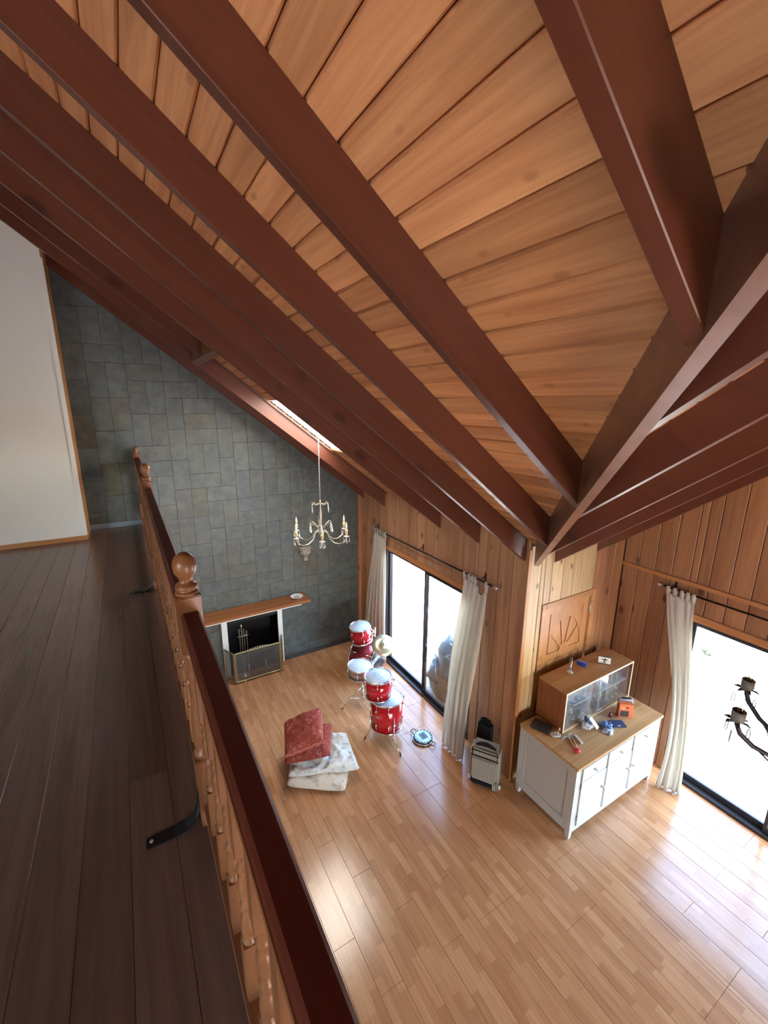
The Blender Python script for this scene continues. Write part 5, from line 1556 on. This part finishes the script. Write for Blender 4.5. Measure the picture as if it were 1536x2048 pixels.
for k in range(6):
    a_ = va0+k*math.pi/3+0.03
    d_ = Vector((math.cos(a_), math.sin(a_), 0)); o_ = Vector((CX, CY, 0))
    P_ = lambda r, z: o_+d_*r+Vector((0, 0, z))
    ar = MB().tube([P_(0.03, 2.57), P_(0.07, 2.60), P_(0.10, 2.57), P_(0.13, 2.50), P_(0.20, 2.445), P_(0.28, 2.44), P_(0.34, 2.47), P_(0.375, 2.515), P_(0.385, 2.55)], 0.0065, 8)
    arm = ar.build('arm', M['brass_pale'], c1)
    MB().lathe([(0.010, 2.55), (0.036, 2.558), (0.040, 2.566), (0.016, 2.570), (0.0001, 2.571)], P_(0.385, 0), 16).build('drip_pan', M['crystal_w'], arm)
    MB().lathe([(0.013, 2.571), (0.018, 2.60), (0.022, 2.635), (0.020, 2.655), (0.010, 2.66)], P_(0.385, 0), 12).build('candle_sleeve', M['candle'], arm)
    MB().lathe([(0.008, 2.66), (0.016, 2.685), (0.014, 2.71), (0.006, 2.745), (0.0001, 2.765)], P_(0.385, 0), 12).build('bulb', M['white_plastic'], arm)
    for j in range(4):
        b_ = a_+j*math.pi/2+0.5
        drop(c1, P_(0.385, 2.556)+Vector((0.037*math.cos(b_), 0.037*math.sin(b_), 0)), 0.085, 0.008, arm)
    up_ = MB().tube([P_(0.02, 2.62), P_(0.08, 2.68), P_(0.14, 2.72), P_(0.165, 2.71)], 0.005, 6).build('scroll', M['brass_pale'], c1)
    drop(c1, P_(0.165, 2.705), 0.11, 0.020, up_)
    tp = MB().tube([P_(0.01, 2.985), P_(0.06, 2.965), P_(0.105, 2.99), P_(0.125, 2.985)], 0.0045, 6).build('crown_arm', M['brass_pale'], c1)
    drop(c1, P_(0.125, 2.98), 0.115, 0.009, tp)

# ---- wrought iron chandelier over the near end of the room
IX, IY = 2.39, 0.33
c2 = thing('iron_chandelier', 'dark wrought iron chandelier with thorny arms hanging before the bright window', 'chandelier', (IX, IY, 4.9))
zc = ze(IY)+DEP
MB().tube([(IX, IY, zc-0.01), (IX, IY, 3.40)], 0.007, 6).build('hanging_rod', M['iron'], c2)
MB().lathe([(0.0001, 3.42), (0.02, 3.40), (0.012, 3.30), (0.03, 3.15), (0.012, 3.0), (0.035, 2.90), (0.03, 2.80), (0.012, 2.74), (0.0001, 2.66)], (IX, IY, 0), 14).build('stem', M['iron'], c2)
ZO = 2.935
for an in (R(129.6), R(79.3), R(28), R(-22), R(-74), R(-125), R(180)):
    d_ = Vector((math.cos(an), math.sin(an), 0)); s_ = Vector((-d_.y, d_.x, 0)); o_ = Vector((IX, IY, 0))
    P_ = lambda r, z, t=0.0: o_+d_*r+s_*t+Vector((0, 0, z))
    arm = MB().tube([P_(0.02, ZO-0.10), P_(0.10, ZO-0.125), P_(0.20, ZO-0.115), P_(0.29, ZO-0.075), P_(0.345, ZO-0.025), P_(0.362, ZO+0.015), P_(0.364, ZO+0.03)], 0.010, 8, radii=[0.008, 0.009, 0.0095, 0.0105, 0.011, 0.010, 0.009])
    arm.tube([P_(0.27, ZO-0.088), P_(0.235, ZO-0.118, 0.01), P_(0.20, ZO-0.150, 0.02)], 0.004, 5, radii=[0.005, 0.004, 0.0015])
    arm.tube([P_(0.245, ZO-0.12, 0.012), P_(0.225, ZO-0.142, 0.0)], 0.003, 5, radii=[0.003, 0.001])
    arm.tube([P_(0.10, ZO-0.120), P_(0.14, ZO-0.095, 0.01), P_(0.165, ZO-0.085, 0.012), P_(0.172, ZO-0.098, 0.012), P_(0.162, ZO-0.103, 0.012)], 0.003, 5)
    ao = arm.build('arm', M['iron'], c2)
    lf_ = MB()
    for j in range(6):
        b_ = an+j*math.pi/3+0.3
        e_ = Vector((math.cos(b_), math.sin(b_), 0)); h_ = Vector((-e_.y, e_.x, 0)); p0 = P_(0.364, ZO+0.032)
        lf_.add([p0+e_*0.012-h_*0.008, p0+e_*0.012+h_*0.008, p0+e_*0.036+h_*0.006+Vector((0, 0, 0.006)), p0+e_*0.052+Vector((0, 0, -0.004)), p0+e_*0.036-h_*0.006+Vector((0, 0, 0.006))], [(0, 1, 2, 3, 4)])
    lo_ = lf_.build('leaf_collar', M['iron'], ao); mdd = lo_.modifiers.new('thickness', 'SOLIDIFY'); mdd.thickness = 0.003
    MB().lathe([(0.020, 0.034), (0.026, 0.038), (0.0265, 0.085), (0.023, 0.085), (0.022, 0.055), (0.0001, 0.054)], P_(0.364, ZO), 18).build('candle_cup', plain_cup, ao) if False else MB().lathe([(0.020, 0.034), (0.026, 0.038), (0.0265, 0.085), (0.023, 0.085), (0.022, 0.055), (0.0001, 0.054)], P_(0.364, ZO), 18).build('candle_cup', M['cup'] if 'cup' in M else M.setdefault('cup', plain('taupe_cup', (0.20, 0.17, 0.14), 0.5)), ao)
    MB().lathe([(0.009, 0.055), (0.011, 0.075), (0.016, 0.095), (0.015, 0.115), (0.006, 0.145), (0.0005, 0.158)], P_(0.364, ZO), 12, cap=False).build('bulb', M['bulb'], ao)
    MB().tube([P_(0.364, ZO+0.06), P_(0.366, ZO+0.10), P_(0.360, ZO+0.115), P_(0.368, ZO+0.10), P_(0.370, ZO+0.06)], 0.0015, 5).build('filament', M['brass'], ao)
    for j in range(3):
        b_ = an+j*2.09+0.9
        e_ = Vector((math.cos(b_), math.sin(b_), 0)); p0 = P_(0.364, ZO+0.028)+e_*0.046
        MB().tube([p0, p0-Vector((0, 0, 0.018))], 0.0015, 5).build('crystal_hook', M['iron'], ao)
        h_ = e_*0.006; q_ = p0-Vector((0, 0, 0.020))
        ring_ = [q_, q_+h_-Vector((0, 0, 0.008)), q_+h_-Vector((0, 0, 0.045)), q_-Vector((0, 0, 0.060)), q_-h_-Vector((0, 0, 0.045)), q_-h_-Vector((0, 0, 0.008)), q_]
        MB().tube(ring_, 0.0022, 5, caps=False).build('crystal_drop', M['iron_glass'] if 'iron_glass' in M else M.setdefault('iron_glass', plain('smoky_crystal', (0.12, 0.12, 0.16), 0.15, spec=0.8)), ao)

# ---- outside: covered heap, dry bush
hp = thing('sack_heap', 'brown sack heap draped with blue tarpaulin outside the sliding window', 'heap', (4.05, 4.45, -0.1))
blob(hp, 'lower_sack', 'sack', (4.02, 4.52, -0.10), (0.34, 0.42, 0.42), 1.5, rough=0.25, n=4)
blob(hp, 'upper_sack', 'sack', (4.10, 4.35, 0.25), (0.30, 0.36, 0.34), 3.5, rough=0.25, n=4)
def drape(c, r, seed, zc_):
    bm = bmesh.new(); bmesh.ops.create_icosphere(bm, subdivisions=4, radius=1.0)
    bmesh.ops.delete(bm, geom=[v for v in bm.verts if v.co.z < zc_+0.25*nz((v.co.x*2+seed, v.co.y*2, 0))], context='VERTS')
    for v in bm.verts:
        p = v.co.copy(); k = 1+0.22*nz((p.x*2+seed, p.y*2, p.z*2))+0.10*nz((p.x*6, p.y*6+seed, p.z*3))
        v.co = Vector((p.x*r[0]*k, p.y*r[1]*k, p.z*r[2]*k))
    return MB().bm(bm, Matrix.Translation(Vector(c)), True)
ob2 = drape((4.10, 4.42, 0.36), (0.42, 0.50, 0.62), 5.0, -0.1).build('tarpaulin', M['tarp'], hp)
md = ob2.modifiers.new('thickness', 'SOLIDIFY'); md.thickness = 0.006
ob2 = drape((3.92, 4.74, 0.12), (0.26, 0.28, 0.36), 7.0, 0.0).build('tarpaulin_corner', M['tarp'], hp)
md = ob2.modifiers.new('thickness', 'SOLIDIFY'); md.thickness = 0.006
MB().tube([(3.74, 4.78, 0.25), (3.82, 4.55, 0.50), (3.92, 4.38, 0.80)], 0.014, 6).build('tie_strap', M['paper'], hp)
def bush(x, y, s, label):
    t = thing('dry_bush', label, 'bush', (x, y, -0.1))
    b = MB(); r_ = random.Random(int(x*100))
    for k in range(60):
        a_ = r_.uniform(0, 6.28); e = r_.uniform(0.25, 1.2); l = s*r_.uniform(0.5, 1.0)
        d_ = Vector((math.cos(a_)*math.cos(e), math.sin(a_)*math.cos(e), math.sin(e))); h_ = Vector((-d_.y, d_.x, 0)).normalized()*0.02
        p = Vector((x, y, -0.1))
        b.add([p-h_*0.4, p+h_*0.4, p+d_*l*0.6+h_, p+d_*l, p+d_*l*0.6-h_], [(0, 1, 2, 3, 4)])
    o = b.build('leaves', M['leafgreen'], t); o['kind'] = 'stuff'
bush(8.69, 3.08, 0.32, 'low dry bush on the bright ground beyond the second window')
